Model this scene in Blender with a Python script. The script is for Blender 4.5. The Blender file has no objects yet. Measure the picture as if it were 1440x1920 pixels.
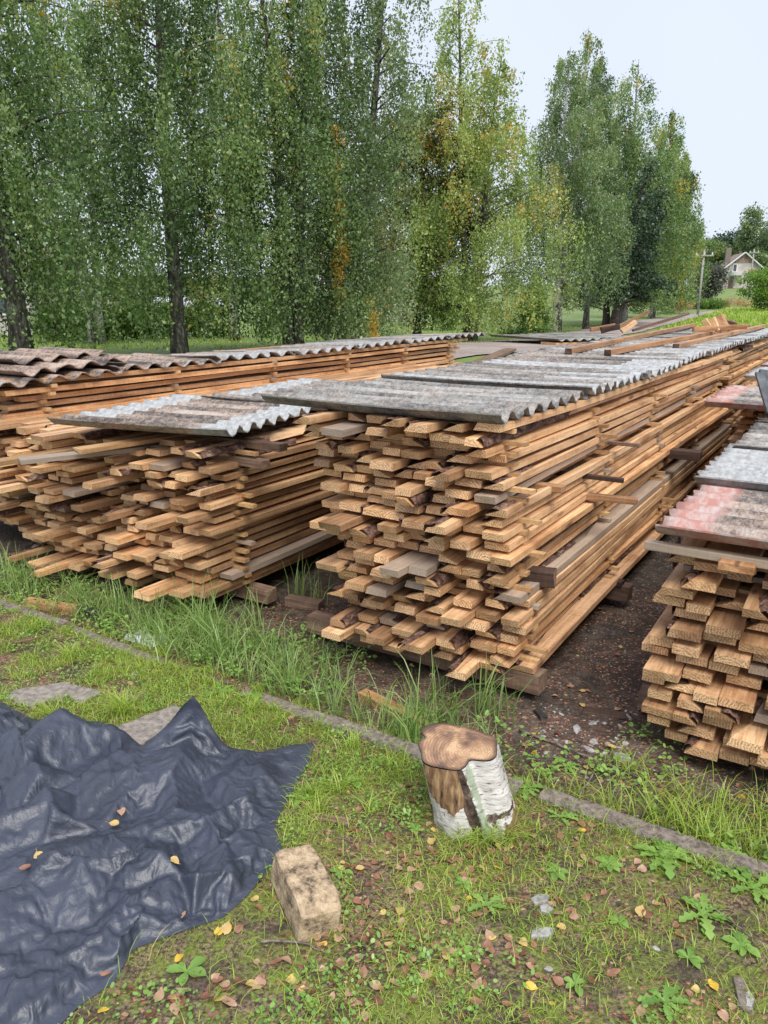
import bpy, math, random
import numpy as np
from mathutils import Vector, Matrix
C = bpy.context.scene
COL = C.collection
R = math.radians

# ------------------------------------------------------------------ camera, sky, sun
H = 1.6; F = 1442.0; H0 = 560.0
PT = math.atan((960 - H0) / F)
cam_d = bpy.data.cameras.new('camera'); cam = bpy.data.objects.new('camera', cam_d); COL.objects.link(cam)
cam.location = (0, 0, H); cam.rotation_euler = (math.pi/2 - PT, 0, 0)
cam_d.sensor_fit = 'VERTICAL'; cam_d.sensor_height = 36; cam_d.lens = 36 * F / 1920
cam_d.clip_start = .05; cam_d.clip_end = 2000
C.camera = cam
C.render.resolution_x = 768; C.render.resolution_y = 1024
SUN_EL, SUN_AZ = R(56), R(165)       # compass-like: measured from +Y towards +X
w = bpy.data.worlds.new("World"); C.world = w; w.use_nodes = True
nt = w.node_tree; nt.nodes.clear()
out = nt.nodes.new('ShaderNodeOutputWorld'); bg = nt.nodes.new('ShaderNodeBackground')
sky = nt.nodes.new('ShaderNodeTexSky'); sky.sky_type = 'NISHITA'; sky.sun_disc = False
sky.sun_elevation = SUN_EL; sky.sun_rotation = SUN_AZ; sky.dust_density = 2.0; sky.air_density = 1.2
mixn = nt.nodes.new('ShaderNodeMix'); mixn.data_type = 'RGBA'; mixn.inputs[0].default_value = .86
tc = nt.nodes.new('ShaderNodeTexCoord'); nz = nt.nodes.new('ShaderNodeTexNoise')
nz.inputs['Scale'].default_value = 1.6; nz.inputs['Detail'].default_value = 4
rmp = nt.nodes.new('ShaderNodeValToRGB')
rmp.color_ramp.elements[0].position = .3; rmp.color_ramp.elements[0].color = (5.6, 6.15, 7.4, 1)
rmp.color_ramp.elements[1].position = .75; rmp.color_ramp.elements[1].color = (6.5, 6.95, 7.8, 1)
nt.links.new(tc.outputs['Generated'], nz.inputs['Vector']); nt.links.new(nz.outputs['Fac'], rmp.inputs[0])
nt.links.new(sky.outputs[0], mixn.inputs[6]); nt.links.new(rmp.outputs[0], mixn.inputs[7])
nt.links.new(mixn.outputs[2], bg.inputs[0]); bg.inputs[1].default_value = .094
nt.links.new(bg.outputs[0], out.inputs[0])
sd = bpy.data.lights.new('sun', 'SUN'); sd.energy = 2.7; sd.angle = R(38); sd.color = (1, .96, .9)
so = bpy.data.objects.new('sun', sd); COL.objects.link(so)
dv = Vector((math.sin(SUN_AZ)*math.cos(SUN_EL), math.cos(SUN_AZ)*math.cos(SUN_EL), math.sin(SUN_EL)))
so.rotation_euler = (-dv).to_track_quat('-Z', 'Y').to_euler()
C.view_settings.view_transform = 'Standard'; C.view_settings.look = 'None'
C.view_settings.exposure = 0.62; C.view_settings.gamma = 1.0

# ------------------------------------------------------------------ helpers
def smooth(a, b, x):
    t = np.clip((np.asarray(x, float) - a) / (b - a), 0, 1); return t*t*(3-2*t)
_vr = np.random.RandomState(5); _VT = _vr.rand(256, 256)
def vnoise(x, y, s=1.0, o=0):
    x = np.asarray(x, float)*s + o*17.3 + 1000; y = np.asarray(y, float)*s + o*7.9 + 1000
    xi = np.floor(x).astype(int); yi = np.floor(y).astype(int); fx = x-xi; fy = y-yi
    fx = fx*fx*(3-2*fx); fy = fy*fy*(3-2*fy)
    a = _VT[xi % 256, yi % 256]; b = _VT[(xi+1) % 256, yi % 256]; c = _VT[xi % 256, (yi+1) % 256]; d = _VT[(xi+1) % 256, (yi+1) % 256]
    return (a*(1-fx)+b*fx)*(1-fy)+(c*(1-fx)+d*fx)*fy
def fbm(x, y, s=1.0, o=0, n=4):
    r = 0; a = .5; t = 0
    for k in range(n): r = r + a*vnoise(x, y, s*2**k, o+k); t += a; a *= .5
    return r/t
TH = R(32); U2 = np.array([math.sin(TH), math.cos(TH)]); V2 = np.array([-math.cos(TH), math.sin(TH)]); O2 = np.array([.5, 2.9])
def to_uv(x, y): return (x-O2[0])*U2[0]+(y-O2[1])*U2[1], (x-O2[0])*V2[0]+(y-O2[1])*V2[1]
def W(u, v, z=0.): return Vector((O2[0]+u*U2[0]+v*V2[0], O2[1]+u*U2[1]+v*V2[1], z))
KA = np.array([-2.1, 3.92]); KB = np.array([1.1, 1.84]); KD = (KB-KA)/np.linalg.norm(KB-KA); KN = np.array([-KD[1], KD[0]])
def kerb_s(x, y): return (x-KA[0])*KN[0]+(y-KA[1])*KN[1]          # > 0 behind the kerb
TY = [-50, 0, 8, 9.5, 14, 17, 24, 33, 45, 75, 110, 150, 220, 400]
TZ = [0, 0, 0, .03, .43, .47, .36, .25, .22, .5, .5, .5, .5, 1.0]
def terrain(x, y):
    x = np.asarray(x, float); y = np.asarray(y, float)
    z = np.interp(y, TY, TZ)
    z = z + 2.9*smooth(100, 150, y)*smooth(5, 45, x) + 3*smooth(150, 300, y)*smooth(5, 45, x)
    near = 1-smooth(6, 12, y)
    s = kerb_s(x, y); u, v = to_uv(x, y)
    z = z + near*(.05*(fbm(x, y, 1.3, 3)-.5) + .022*(fbm(x, y, 7, 9)-.5))
    z = z - .03*smooth(0.02, .12, s)*near
    return z
def ray(px, py):
    x = (px-720)/F; z = -(py-960)/F
    return np.array([x, math.cos(PT)+z*math.sin(PT), -math.sin(PT)+z*math.cos(PT)])
def g(px, py, z=0.):
    r = ray(px, py); t = (z-H)/r[2]; return Vector((t*r[0], t*r[1], z))
def gt(px, py):
    r = ray(px, py)
    t = .8
    while t < 400:
        p = np.array([0, 0, H])+t*r
        if p[2] < terrain(p[0], p[1]): break
        t += .004*t+.002
    return Vector((p[0], p[1], float(terrain(p[0], p[1]))))
def at(px, d):            # ground position under pixel column px at forward distance d
    x = (px-720)/F*(d*math.cos(PT)+1.2*math.sin(PT))
    return Vector((x, d, float(terrain(x, d))))
def tag(o, label=None, cat=None, group=None, kind=None):
    if label: o['label'] = label
    if cat: o['category'] = cat
    if group: o['group'] = group
    if kind: o['kind'] = kind
    return o
def mesh(name, v, f, mats, smooth_=False, midx=None, attr=None):
    v = np.asarray(v, np.float32).reshape(-1, 3); me = bpy.data.meshes.new(name)
    if isinstance(f, np.ndarray):
        k = f.shape[1]; nf = len(f); me.vertices.add(len(v)); me.vertices.foreach_set('co', v.ravel())
        me.loops.add(nf*k); me.loops.foreach_set('vertex_index', f.astype(np.int32).ravel())
        me.polygons.add(nf); me.polygons.foreach_set('loop_start', np.arange(nf, dtype=np.int32)*k)
        me.update(calc_edges=True)
    else:
        me.from_pydata(v.tolist(), [], [list(map(int, q)) for q in f]); me.update()
    for m in (mats if isinstance(mats, (list, tuple)) else [mats]): me.materials.append(m)
    if midx is not None: me.polygons.foreach_set('material_index', np.asarray(midx, np.int32))
    if smooth_: me.polygons.foreach_set('use_smooth', np.ones(len(me.polygons), bool))
    if attr:
        for an, av in attr.items():
            a = me.attributes.new(an, 'FLOAT', 'POINT'); a.data.foreach_set('value', np.asarray(av, np.float32))
    return me
def obj(name, me, parent=None, loc=None, rot=None):
    o = bpy.data.objects.new(name, me); COL.objects.link(o)
    if parent: o.parent = parent
    if loc is not None: o.location = loc
    if rot is not None: o.rotation_euler = rot
    return o
def empty(name, loc=(0, 0, 0), rz=0.):
    o = obj(name, None, loc=loc); o.rotation_euler = (0, 0, rz); return o
class MB:
    def __init__(s): s.v = []; s.f = []; s.m = []
    def add(s, v, f, m=0):
        n = len(s.v); s.v += [tuple(map(float, p)) for p in v]; s.f += [tuple(i+n for i in q) for q in f]; s.m += [m]*len(f)
    def box(s, c, h, m=0, rot=None, jit=0., rnd=random):
        vs = []
        for dx in (-1, 1):
            for dy in (-1, 1):
                for dz in (-1, 1):
                    p = Vector((dx*h[0]*(1+rnd.uniform(-jit, jit)), dy*h[1]*(1+rnd.uniform(-jit, jit)), dz*h[2]*(1+rnd.uniform(-jit, jit))))
                    if rot: p = rot @ p
                    vs.append(p+Vector(c))
        s.add(vs, [(0, 1, 3, 2), (4, 6, 7, 5), (0, 4, 5, 1), (2, 3, 7, 6), (0, 2, 6, 4), (1, 5, 7, 3)], m)
    def tube(s, pts, rad, n=6, m=0, cap=True):
        pts = [Vector(p) for p in pts]; k = len(pts); base = []
        for i, p in enumerate(pts):
            d = (pts[min(i+1, k-1)]-pts[max(i-1, 0)]).normalized()
            a = d.cross(Vector((.13, .22, .97))); a = a.normalized() if a.length > 1e-4 else Vector((1, 0, 0)); b = d.cross(a)
            r = rad[i] if hasattr(rad, '__len__') else rad
            base += [p+a*math.cos(2*math.pi*j/n)*r+b*math.sin(2*math.pi*j/n)*r for j in range(n)]
        fs = [(i*n+j, i*n+(j+1) % n, (i+1)*n+(j+1) % n, (i+1)*n+j) for i in range(k-1) for j in range(n)]
        if cap: fs += [tuple(range(n-1, -1, -1)), tuple((k-1)*n+j for j in range(n))]
        s.add(base, fs, m)
    def mesh(s, name, mats, sm=False, attr=None): return mesh(name, s.v, s.f, mats, sm, s.m, attr)
    def build(s, name, mats, parent=None, sm=False, loc=None, rot=None, bevel=0):
        o = obj(name, s.mesh(name, mats, sm), parent, loc, rot)
        if bevel:
            b = o.modifiers.new('b', 'BEVEL'); b.width = bevel; b.segments = 2
        return o
# ------------------------------------------------------------------ materials
class NT:
    def __init__(s, name):
        s.mat = bpy.data.materials.new(name); s.mat.use_nodes = True; s.t = s.mat.node_tree; s.t.nodes.clear()
        s.out = s.n('ShaderNodeOutputMaterial'); s.b = s.n('ShaderNodeBsdfPrincipled'); s.l(s.b.outputs[0], s.out.inputs[0])
        s.tc = s.n('ShaderNodeTexCoord')
    def n(s, ty, **k):
        x = s.t.nodes.new(ty)
        for a, b in k.items(): setattr(x, a, b)
        return x
    def l(s, a, b): s.t.links.new(a, b)
    def val(s, i, v):
        if hasattr(v, 'is_output'): s.l(v, i)
        elif v is not None: i.default_value = v
    def math(s, op, a, b=None, c=None, clamp=False):
        x = s.n('ShaderNodeMath', operation=op, use_clamp=clamp); s.val(x.inputs[0], a)
        if b is not None: s.val(x.inputs[1], b)
        if c is not None: s.val(x.inputs[2], c)
        return x.outputs[0]
    def mapr(s, v, a, b, c=0., d=1.):
        x = s.n('ShaderNodeMapRange'); s.val(x.inputs[0], v)
        for i, q in enumerate((a, b, c, d)): x.inputs[i+1].default_value = q
        return x.outputs[0]
    def map(s, vec, scale=(1, 1, 1), loc=None, rot=(0, 0, 0)):
        x = s.n('ShaderNodeMapping'); s.l(vec, x.inputs[0]); x.inputs['Scale'].default_value = scale; x.inputs['Rotation'].default_value = rot
        if loc is not None: s.val(x.inputs['Location'], loc)
        return x.outputs[0]
    def noise(s, vec, sc=5., det=3., rough=.55, dist=0.):
        x = s.n('ShaderNodeTexNoise'); s.l(vec, x.inputs['Vector']); x.inputs['Scale'].default_value = sc
        x.inputs['Detail'].default_value = det; x.inputs['Roughness'].default_value = rough; x.inputs['Distortion'].default_value = dist
        return x.outputs['Fac']
    def vor(s, vec, sc=5., feat='F1', outp='Distance'):
        x = s.n('ShaderNodeTexVoronoi', feature=feat); s.l(vec, x.inputs['Vector']); x.inputs['Scale'].default_value = sc
        return x.outputs[outp]
    def ramp(s, v, st):
        x = s.n('ShaderNodeValToRGB'); s.l(v, x.inputs[0]); e = x.color_ramp.elements
        while len(e) < len(st): e.new(.5)
        for i, (p, c) in enumerate(st):
            e[i].position = p; e[i].color = (c if hasattr(c, '__len__') else (c, c, c))[:3]+(1,) if hasattr(c, '__len__') else (c, c, c, 1)
        return x.outputs[0]
    def mix(s, f, a, b, mode='MIX'):
        x = s.n('ShaderNodeMix', data_type='RGBA', blend_type=mode); s.val(x.inputs[0], f)
        for i, q in ((6, a), (7, b)):
            if hasattr(q, 'is_output'): s.l(q, x.inputs[i])
            else: x.inputs[i].default_value = tuple(q)[:3]+(1,)
        return x.outputs[2]
    def bump(s, h, st=.3, d=.01):
        x = s.n('ShaderNodeBump'); s.l(h, x.inputs['Height']); x.inputs['Strength'].default_value = st; x.inputs['Distance'].default_value = d
        s.l(x.outputs[0], s.b.inputs['Normal'])
    def rand(s): 
        a = s.n('ShaderNodeObjectInfo').outputs['Random']; b = s.n('ShaderNodeNewGeometry').outputs['Random Per Island']
        return s.math('FRACT', s.math('ADD', a, b))
    def done(s, col, rough=.8, spec=None):
        s.val(s.b.inputs['Base Color'], col if hasattr(col, 'is_output') else tuple(col)[:3]+(1,)); s.val(s.b.inputs['Roughness'], rough)
        if spec is not None: s.b.inputs['Specular IOR Level'].default_value = spec
        return s.mat
def offs(t, vec, r, k=37.):
    c = t.n('ShaderNodeCombineXYZ'); t.l(t.math('MULTIPLY', r, k), c.inputs[0]); t.l(t.math('MULTIPLY', r, k*1.7), c.inputs[1]); t.l(t.math('MULTIPLY', r, k*.6), c.inputs[2])
    a = t.n('ShaderNodeVectorMath', operation='ADD'); t.l(vec, a.inputs[0]); t.l(c.outputs[0], a.inputs[1]); return a.outputs[0]
def wood_mat(name, light, mid, dark, end=False, grey=.0, rough=(.42, .75)):
    t = NT(name); r = t.rand(); v = offs(t, t.tc.outputs['Object'], r)
    if end:
        ring = t.n('ShaderNodeTexWave', wave_type='RINGS', rings_direction='X'); ring.inputs['Scale'].default_value = 34; ring.inputs['Distortion'].default_value = 5
        ring.inputs['Detail'].default_value = 2
        mp = t.n('ShaderNodeVectorMath', operation='ADD'); t.l(t.tc.outputs['Object'], mp.inputs[0])
        c = t.n('ShaderNodeCombineXYZ'); t.l(t.math('MULTIPLY_ADD', r, .2, -.1), c.inputs[1]); t.l(t.math('MULTIPLY_ADD', r, -.16, .12), c.inputs[2]); t.l(c.outputs[0], mp.inputs[1])
        t.l(mp.outputs[0], ring.inputs['Vector'])
        sp = t.noise(t.map(v, (120, 260, 260)), 1, 2, .7)
        gr = t.math('ADD', t.math('MULTIPLY', ring.outputs['Fac'], .13), t.math('MULTIPLY', sp, .88))
    else:
        gr0 = t.noise(t.map(v, (1.6, 38, 38)), 1, 4, .6, 1.2)
        saw = t.noise(t.map(v, (90, 5, 9), rot=(0, 0, .25)), 1, 2, .6)
        fine = t.noise(t.map(v, (14, 220, 220)), 1, 3, .7)
        gr = t.math('ADD', t.math('ADD', t.math('MULTIPLY', gr0, .6), t.math('MULTIPLY', saw, .22)), t.math('MULTIPLY', fine, .28))
    c = t.ramp(gr, [(.36, dark), (.52, mid), (.68, light)])
    hue = t.ramp(t.math('FRACT', t.math('MULTIPLY', r, 7.31)), [(0, (.55, .47, .42)), (.2, (.82, .72, .62)), (.5, (1.02, .95, .88)), (.75, (1.22, 1.14, 1.02)), (.9, (1.15, .98, .8)), (1, (.8, .74, .74))])
    c = t.mix(1., c, hue, 'MULTIPLY')
    st = t.noise(t.map(v, (2.2, 7, 7)), 1, 3, .6)                     # damp, grey or stained patches
    c = t.mix(t.mapr(st, .5, .68, 0, .75), c, t.mix(1., c, (.52, .42, .38), 'MULTIPLY'))
    gsel = t.math('GREATER_THAN', t.math('FRACT', t.math('MULTIPLY', r, 13.7)), 1-grey) if grey else 0.
    if grey: c = t.mix(t.math('MULTIPLY', gsel, .75), c, t.mix(gr, (.16, .13, .11), (.42, .37, .32)))
    kn = t.vor(t.map(v, (1.6, 9, 9)), 1.)
    if not end: c = t.mix(t.mapr(kn, .05, .11, .8, 0), c, (.13, .055, .03))
    t.bump(gr, .5, .003)
    return t.done(c, t.mapr(st, .3, .7, rough[1], rough[0]), .45)
M = {}
M['wood'] = wood_mat('sawn_wood', (.77, .56, .35), (.57, .365, .205), (.27, .145, .078), grey=.05)
M['wood_end'] = wood_mat('sawn_wood_end', (.82, .62, .40), (.6, .41, .235), (.27, .16, .09), end=True, grey=.05)
M['pale'] = wood_mat('pale_wood', (.62, .45, .25), (.5, .33, .17), (.3, .17, .08), grey=.14)
M['old'] = wood_mat('weathered_wood', (.30, .22, .17), (.18, .12, .09), (.07, .045, .035), rough=(.6, .85))
M['beam'] = wood_mat('beam_wood', (.48, .30, .17), (.33, .19, .10), (.17, .09, .05))
M['dark'] = wood_mat('dark_wood', (.10, .06, .045), (.055, .032, .025), (.02, .012, .01))
def bark_mat():
    t = NT('pine_bark'); r = t.rand(); v = offs(t, t.tc.outputs['Object'], r)
    a = t.noise(t.map(v, (22, 45, 45)), 1, 4, .65, .8); b = t.vor(t.map(v, (25, 50, 50)), 1)
    c = t.ramp(a, [(.34, (.022, .012, .01)), (.47, (.095, .045, .03)), (.58, (.2, .11, .08)), (.72, (.38, .3, .22))])
    t.bump(t.math('SUBTRACT', a, t.math('MULTIPLY', b, .5)), .9, .012); return t.done(c, .8)
M['bark'] = bark_mat()
def sheet_mat():
    # object colour: R = red paint, G = how brown the lichen is, B = how much of it is bare pale cement
    t = NT('cement_roofing'); oi = t.n('ShaderNodeObjectInfo'); sc = t.n('ShaderNodeSeparateColor'); t.l(oi.outputs['Color'], sc.inputs[0])
    r = oi.outputs['Random']; ob = t.tc.outputs['Object']; v = offs(t, ob, r, 21.); xyz = t.n('ShaderNodeSeparateXYZ'); t.l(ob, xyz.inputs[0])
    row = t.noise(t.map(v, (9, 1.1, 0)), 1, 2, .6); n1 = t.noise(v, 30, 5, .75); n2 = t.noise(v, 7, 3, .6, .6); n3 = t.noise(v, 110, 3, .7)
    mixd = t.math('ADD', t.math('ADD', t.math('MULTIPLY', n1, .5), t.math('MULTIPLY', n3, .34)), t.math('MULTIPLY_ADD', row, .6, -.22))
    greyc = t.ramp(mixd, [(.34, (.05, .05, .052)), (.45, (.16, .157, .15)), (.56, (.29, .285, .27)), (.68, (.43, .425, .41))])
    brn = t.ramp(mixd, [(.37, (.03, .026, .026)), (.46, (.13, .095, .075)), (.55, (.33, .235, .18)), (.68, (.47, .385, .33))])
    c = t.mix(t.math('ADD', sc.outputs[1], t.math('MULTIPLY', t.math('SUBTRACT', n2, .5), 1.1), clamp=True), greyc, brn)
    # attribute 'bare' marks what a neighbouring sheet once covered
    at_ = t.n('ShaderNodeAttribute', attribute_name='bare')
    bare = t.math('MULTIPLY', t.mapr(t.math('ADD', at_.outputs['Fac'], t.math('MULTIPLY', t.math('SUBTRACT', n2, .5), .35)), .42, .55), sc.outputs[2])
    white = t.mix(t.mapr(n1, .38, .62), (.24, .243, .24), (.43, .44, .445))
    c = t.mix(bare, c, white)
    at2 = t.n('ShaderNodeAttribute', attribute_name='painted')
    worn = t.mapr(t.noise(t.map(v, (9, 14, 9)), 1.2, 4, .7), .42, .6)
    red = t.mix(worn, (.40, .19, .155), (.45, .37, .35))
    red = t.mix(t.mapr(n1, .6, .75, 0, .5), red, (.22, .09, .07))
    c = t.mix(t.math('MULTIPLY', sc.outputs[0], at2.outputs['Fac'], clamp=True), c, red)
    t.bump(mixd, .6, .006); return t.done(c, .72)
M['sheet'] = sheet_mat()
def leaf_mat(name, stops, tr=.42, sat=1.):
    t = NT(name); at_ = t.n('ShaderNodeAttribute', attribute_name='tint'); r = t.n('ShaderNodeNewGeometry').outputs['Random Per Island']
    big = t.noise(t.tc.outputs['Object'], .9, 3, .6)
    f = t.math('ADD', at_.outputs['Fac'], t.math('ADD', t.math('MULTIPLY', t.math('SUBTRACT', r, .5), .46), t.math('MULTIPLY', t.math('SUBTRACT', big, .5), .6)), clamp=True)
    c = t.ramp(f, stops); t.done(c, .42, .5)
    tl = t.n('ShaderNodeBsdfTranslucent'); t.l(t.mix(1., c, (1.25, 1.3, .7), 'MULTIPLY'), tl.inputs[0])
    ms = t.n('ShaderNodeMixShader'); ms.inputs[0].default_value = tr; t.l(t.b.outputs[0], ms.inputs[1]); t.l(tl.outputs[0], ms.inputs[2]); t.l(ms.outputs[0], t.out.inputs[0])
    return t.mat
M['birch_leaf'] = leaf_mat('birch_leaves', [(0, (.035, .07, .026)), (.3, (.11, .185, .065)), (.55, (.21, .31, .11)), (.78, (.34, .43, .18)), (.9, (.5, .33, .03)), (1, (.6, .36, .03))])
M['birch_leaf_cool'] = leaf_mat('birch_leaves_cool', [(0, (.045, .08, .045)), (.3, (.125, .19, .09)), (.55, (.225, .31, .145)), (.8, (.34, .42, .21)), (.93, (.42, .3, .05)), (1, (.5, .32, .05))])
M['birch_leaf_yellow'] = leaf_mat('birch_leaves_yellow', [(0, (.09, .14, .05)), (.3, (.2, .28, .08)), (.55, (.33, .42, .13)), (.8, (.45, .51, .18)), (.92, (.5, .33, .05)), (1, (.55, .3, .05))])
M['brown_leaf'] = leaf_mat('turning_leaves', [(0, (.03, .05, .022)), (.35, (.07, .1, .035)), (.6, (.15, .15, .05)), (.8, (.28, .17, .045)), (1, (.36, .18, .04))])
M['spruce_leaf'] = leaf_mat('needles', [(0, (.015, .032, .02)), (.5, (.035, .07, .035)), (1, (.08, .13, .055))], .15)
M['bush_leaf'] = leaf_mat('bush_leaves', [(0, (.07, .13, .03)), (.5, (.16, .28, .05)), (1, (.22, .34, .06))])
M['plum_leaf'] = leaf_mat('dusky_leaves', [(0, (.04, .05, .045)), (.5, (.09, .1, .09)), (1, (.16, .15, .13))])
M['grass'] = leaf_mat('grass_blades', [(0, (.13, .2, .035)), (.35, (.26, .38, .05)), (.65, (.4, .52, .08)), (.88, (.38, .44, .12)), (1, (.55, .45, .2))], .35)
M['tallgrass'] = leaf_mat('tall_grass', [(0, (.10, .18, .05)), (.4, (.22, .35, .10)), (.75, (.38, .5, .17)), (1, (.52, .46, .24))], .4)
M['weed'] = leaf_mat('weed_leaves', [(0, (.10, .2, .04)), (.5, (.22, .38, .08)), (1, (.36, .52, .14))], .3)
M['moss'] = leaf_mat('moss_tips', [(0, (.11, .14, .02)), (.5, (.24, .28, .03)), (1, (.38, .4, .06))], .2)
M['flower'] = leaf_mat('flower_heads', [(0, (.3, .05, .06)), (.3, (.45, .2, .18)), (.5, (.5, .45, .28)), (.75, (.55, .42, .06)), (1, (.62, .5, .1))])
M['dead_leaf'] = leaf_mat('dead_leaves', [(0, (.09, .035, .025)), (.25, (.24, .1, .06)), (.5, (.38, .2, .13)), (.72, (.46, .3, .2)), (.86, (.56, .4, .16)), (1, (.7, .45, .06))], .15)
def birch_bark():
    t = NT('birch_bark'); v = t.tc.outputs['Object']; a = t.noise(t.map(v, (9, 9, 34)), 1, 4, .65, .4); b = t.noise(t.map(v, (5, 5, 1.5)), 1, 4, .6, .8)
    c = t.ramp(a, [(.36, (.05, .045, .04)), (.46, (.33, .31, .29)), (.6, (.6, .58, .55))])
    c = t.mix(t.mapr(b, .47, .6), c, (.045, .04, .035)); t.bump(a, .6, .02); return t.done(c, .8)
def birch_dark():
    t = NT('old_birch_bark'); v = t.tc.outputs['Object']; a = t.noise(t.map(v, (14, 14, 4)), 1, 5, .7, .5)
    c = t.ramp(a, [(.38, (.018, .016, .014)), (.52, (.075, .068, .058)), (.66, (.22, .21, .19)), (.75, (.42, .4, .38))]); t.bump(a, 1, .04); return t.done(c, .9)
M['birch'] = birch_bark(); M['birch_old'] = birch_dark()
def plain(name, a, b, sc=20., rough=.8, bump=.3, bd=.005, spec=None, lo=.35, hi=.65, det=4):
    t = NT(name); n = t.noise(offs(t, t.tc.outputs['Object'], t.n('ShaderNodeObjectInfo').outputs['Random']), sc, det, .65); c = t.mix(t.mapr(n, lo, hi), a, b); t.bump(n, bump, bd); return t.done(c, rough, spec)
M['trunk_brown'] = plain('brown_trunk', (.03, .022, .018), (.12, .09, .07), 12, bd=.02)
M['concrete'] = plain('old_concrete', (.10, .078, .065), (.27, .225, .195), 60, .85, .8, .006)
M['slab'] = plain('slab_concrete', (.14, .12, .105), (.31, .27, .24), 35, .85, .7, .006)
M['white_rag'] = plain('white_rag', (.45, .45, .47), (.72, .72, .74), 14, .6, .5, .01)
M['stone'] = plain('grey_stone', (.16, .15, .145), (.42, .41, .4), 30, .7, .5, .006)
M['twig'] = plain('twig', (.07, .05, .04), (.24, .2, .17), 40, .8)
M['steel'] = plain('dark_steel', (.035, .04, .045), (.12, .13, .14), 8, .38, .1)
M['plaster'] = plain('house_plaster', (.36, .33, .30), (.52, .48, .44), 1.2, .9, .2)
M['roof_tile'] = plain('roof_brown', (.17, .12, .1), (.31, .24, .2), 2.2, .85, .3)
M['white'] = plain('white_paint', (.6, .6, .6), (.75, .75, .76), 3, .6, .1)
M['glass'] = plain('window_glass', (.03, .035, .04), (.06, .07, .08), 2, .1, 0, spec=.8)
M['door'] = plain('brown_door', (.08, .045, .035), (.13, .07, .05), 6, .6)
M['pole'] = plain('grey_pole', (.2, .19, .18), (.38, .37, .36), 6, .85)
M['brick'] = plain('dull_brick', (.19, .1, .075), (.3, .18, .14), 9, .85)
M['red_sign'] = plain('red_sign', (.5, .1, .05), (.6, .14, .06), 5, .6)
M['plastic_pale'] = plain('greenhouse_film', (.5, .55, .6), (.7, .74, .78), 2, .35, .1)
M['black_char'] = plain('black_end', (.012, .011, .011), (.04, .035, .033), 60, .8)
def tarp_mat():
    t = NT('black_plastic_film'); v = t.tc.outputs['Object']; n = t.noise(v, 5, 4, .6); f = t.noise(v, 90, 3, .6); m = t.math('ADD', t.noise(v, 24, 3, .6, 1.5), t.math('MULTIPLY', t.math('ABSOLUTE', t.math('SUBTRACT', t.noise(v, 13, 2, .5, .8), .5)), -2.2))
    c = t.mix(t.mapr(n, .35, .7), (.027, .033, .052), (.046, .055, .083)); c = t.mix(t.mapr(f, .68, .8, 0, .5), c, (.12, .12, .12))
    t.bump(t.math('ADD', m, t.math('MULTIPLY', f, .12)), .42, .008); 
    return t.done(c, t.mapr(n, .3, .7, .42, .54), .7)
M['tarp'] = tarp_mat()
def brick_mat():
    t = NT('weathered_block'); v = t.tc.outputs['Object']; n = t.noise(v, 22, 6, .75); f = t.noise(v, 160, 2, .6); k = t.vor(v, 120)
    c = t.ramp(n, [(.38, (.07, .055, .04)), (.46, (.29, .21, .13)), (.58, (.47, .355, .225)), (.75, (.56, .46, .32))])
    c = t.mix(t.mapr(f, .6, .72, 0, .7), c, (.12, .1, .08)); t.bump(t.math('ADD', n, t.math('MULTIPLY', k, .5)), .55, .005); return t.done(c, .9)
M['block'] = brick_mat()
def ground_mat():
    t = NT('yard_ground'); P = t.tc.outputs['Object']; d = t.n('ShaderNodeAttribute', attribute_name='dirt').outputs['Fac']; gr = t.n('ShaderNodeAttribute', attribute_name='lawn').outputs['Fac']
    n1 = t.noise(P, 3.2, 5, .65, .4); n2 = t.noise(P, 19, 5, .7); n3 = t.noise(P, 95, 4, .7); peb = t.vor(P, 70)
    soil = t.ramp(t.math('ADD', t.math('MULTIPLY', n2, .55), t.math('MULTIPLY', n3, .45)), [(.36, (.02, .014, .011)), (.5, (.07, .05, .036)), (.62, (.145, .108, .08)), (.75, (.23, .18, .14))])
    mud = t.mix(t.mapr(n1, .4, .6), t.mix(1, soil, (.9, .92, .95), 'MULTIPLY'), t.mix(1, soil, (1.4, 1.45, 1.5), 'MULTIPLY'))
    moss = t.mix(t.mapr(n3, .35, .65), (.075, .095, .02), (.235, .26, .055))
    litter = t.mix(t.mapr(n3, .42, .58), (.045, .03, .02), (.27, .19, .12))
    mix1 = t.mix(t.mapr(t.math('ADD', n2, t.math('MULTIPLY', t.math('SUBTRACT', n1, .5), .8)), .42, .56), litter, moss)
    lw = t.mix(t.mapr(t.noise(P, 5.5, 5, .7), .36, .54), soil, mix1)
    near = t.mix(d, lw, mud)
    far = t.mix(t.mapr(t.noise(P, .35, 6, .7), .35, .65), (.085, .15, .035), (.17, .25, .055))
    far = t.mix(t.mapr(t.noise(P, 9, 3, .7), .45, .7, 0, .5), far, (.26, .24, .1))
    c = t.mix(gr, near, far)
    t.bump(t.math('ADD', t.math('ADD', n2, t.math('MULTIPLY', n3, .5)), t.math('MULTIPLY', peb, .35)), .8, .02)
    return t.done(c, t.mapr(n2, .35, .65, .55, .9), .4)
M['ground'] = ground_mat()
def road_mat():
    t = NT('gravel_road'); P = t.tc.outputs['Object']; a = t.noise(P, 1.1, 5, .7); b = t.noise(P, 30, 3, .7)
    c = t.ramp(t.math('ADD', t.math('MULTIPLY', a, .5), t.math('MULTIPLY', b, .5)), [(.36, (.17, .13, .11)), (.5, (.30, .245, .225)), (.64, (.43, .37, .35))]); t.bump(b, .5, .02); return t.done(c, .9)
M['road'] = road_mat()
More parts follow.
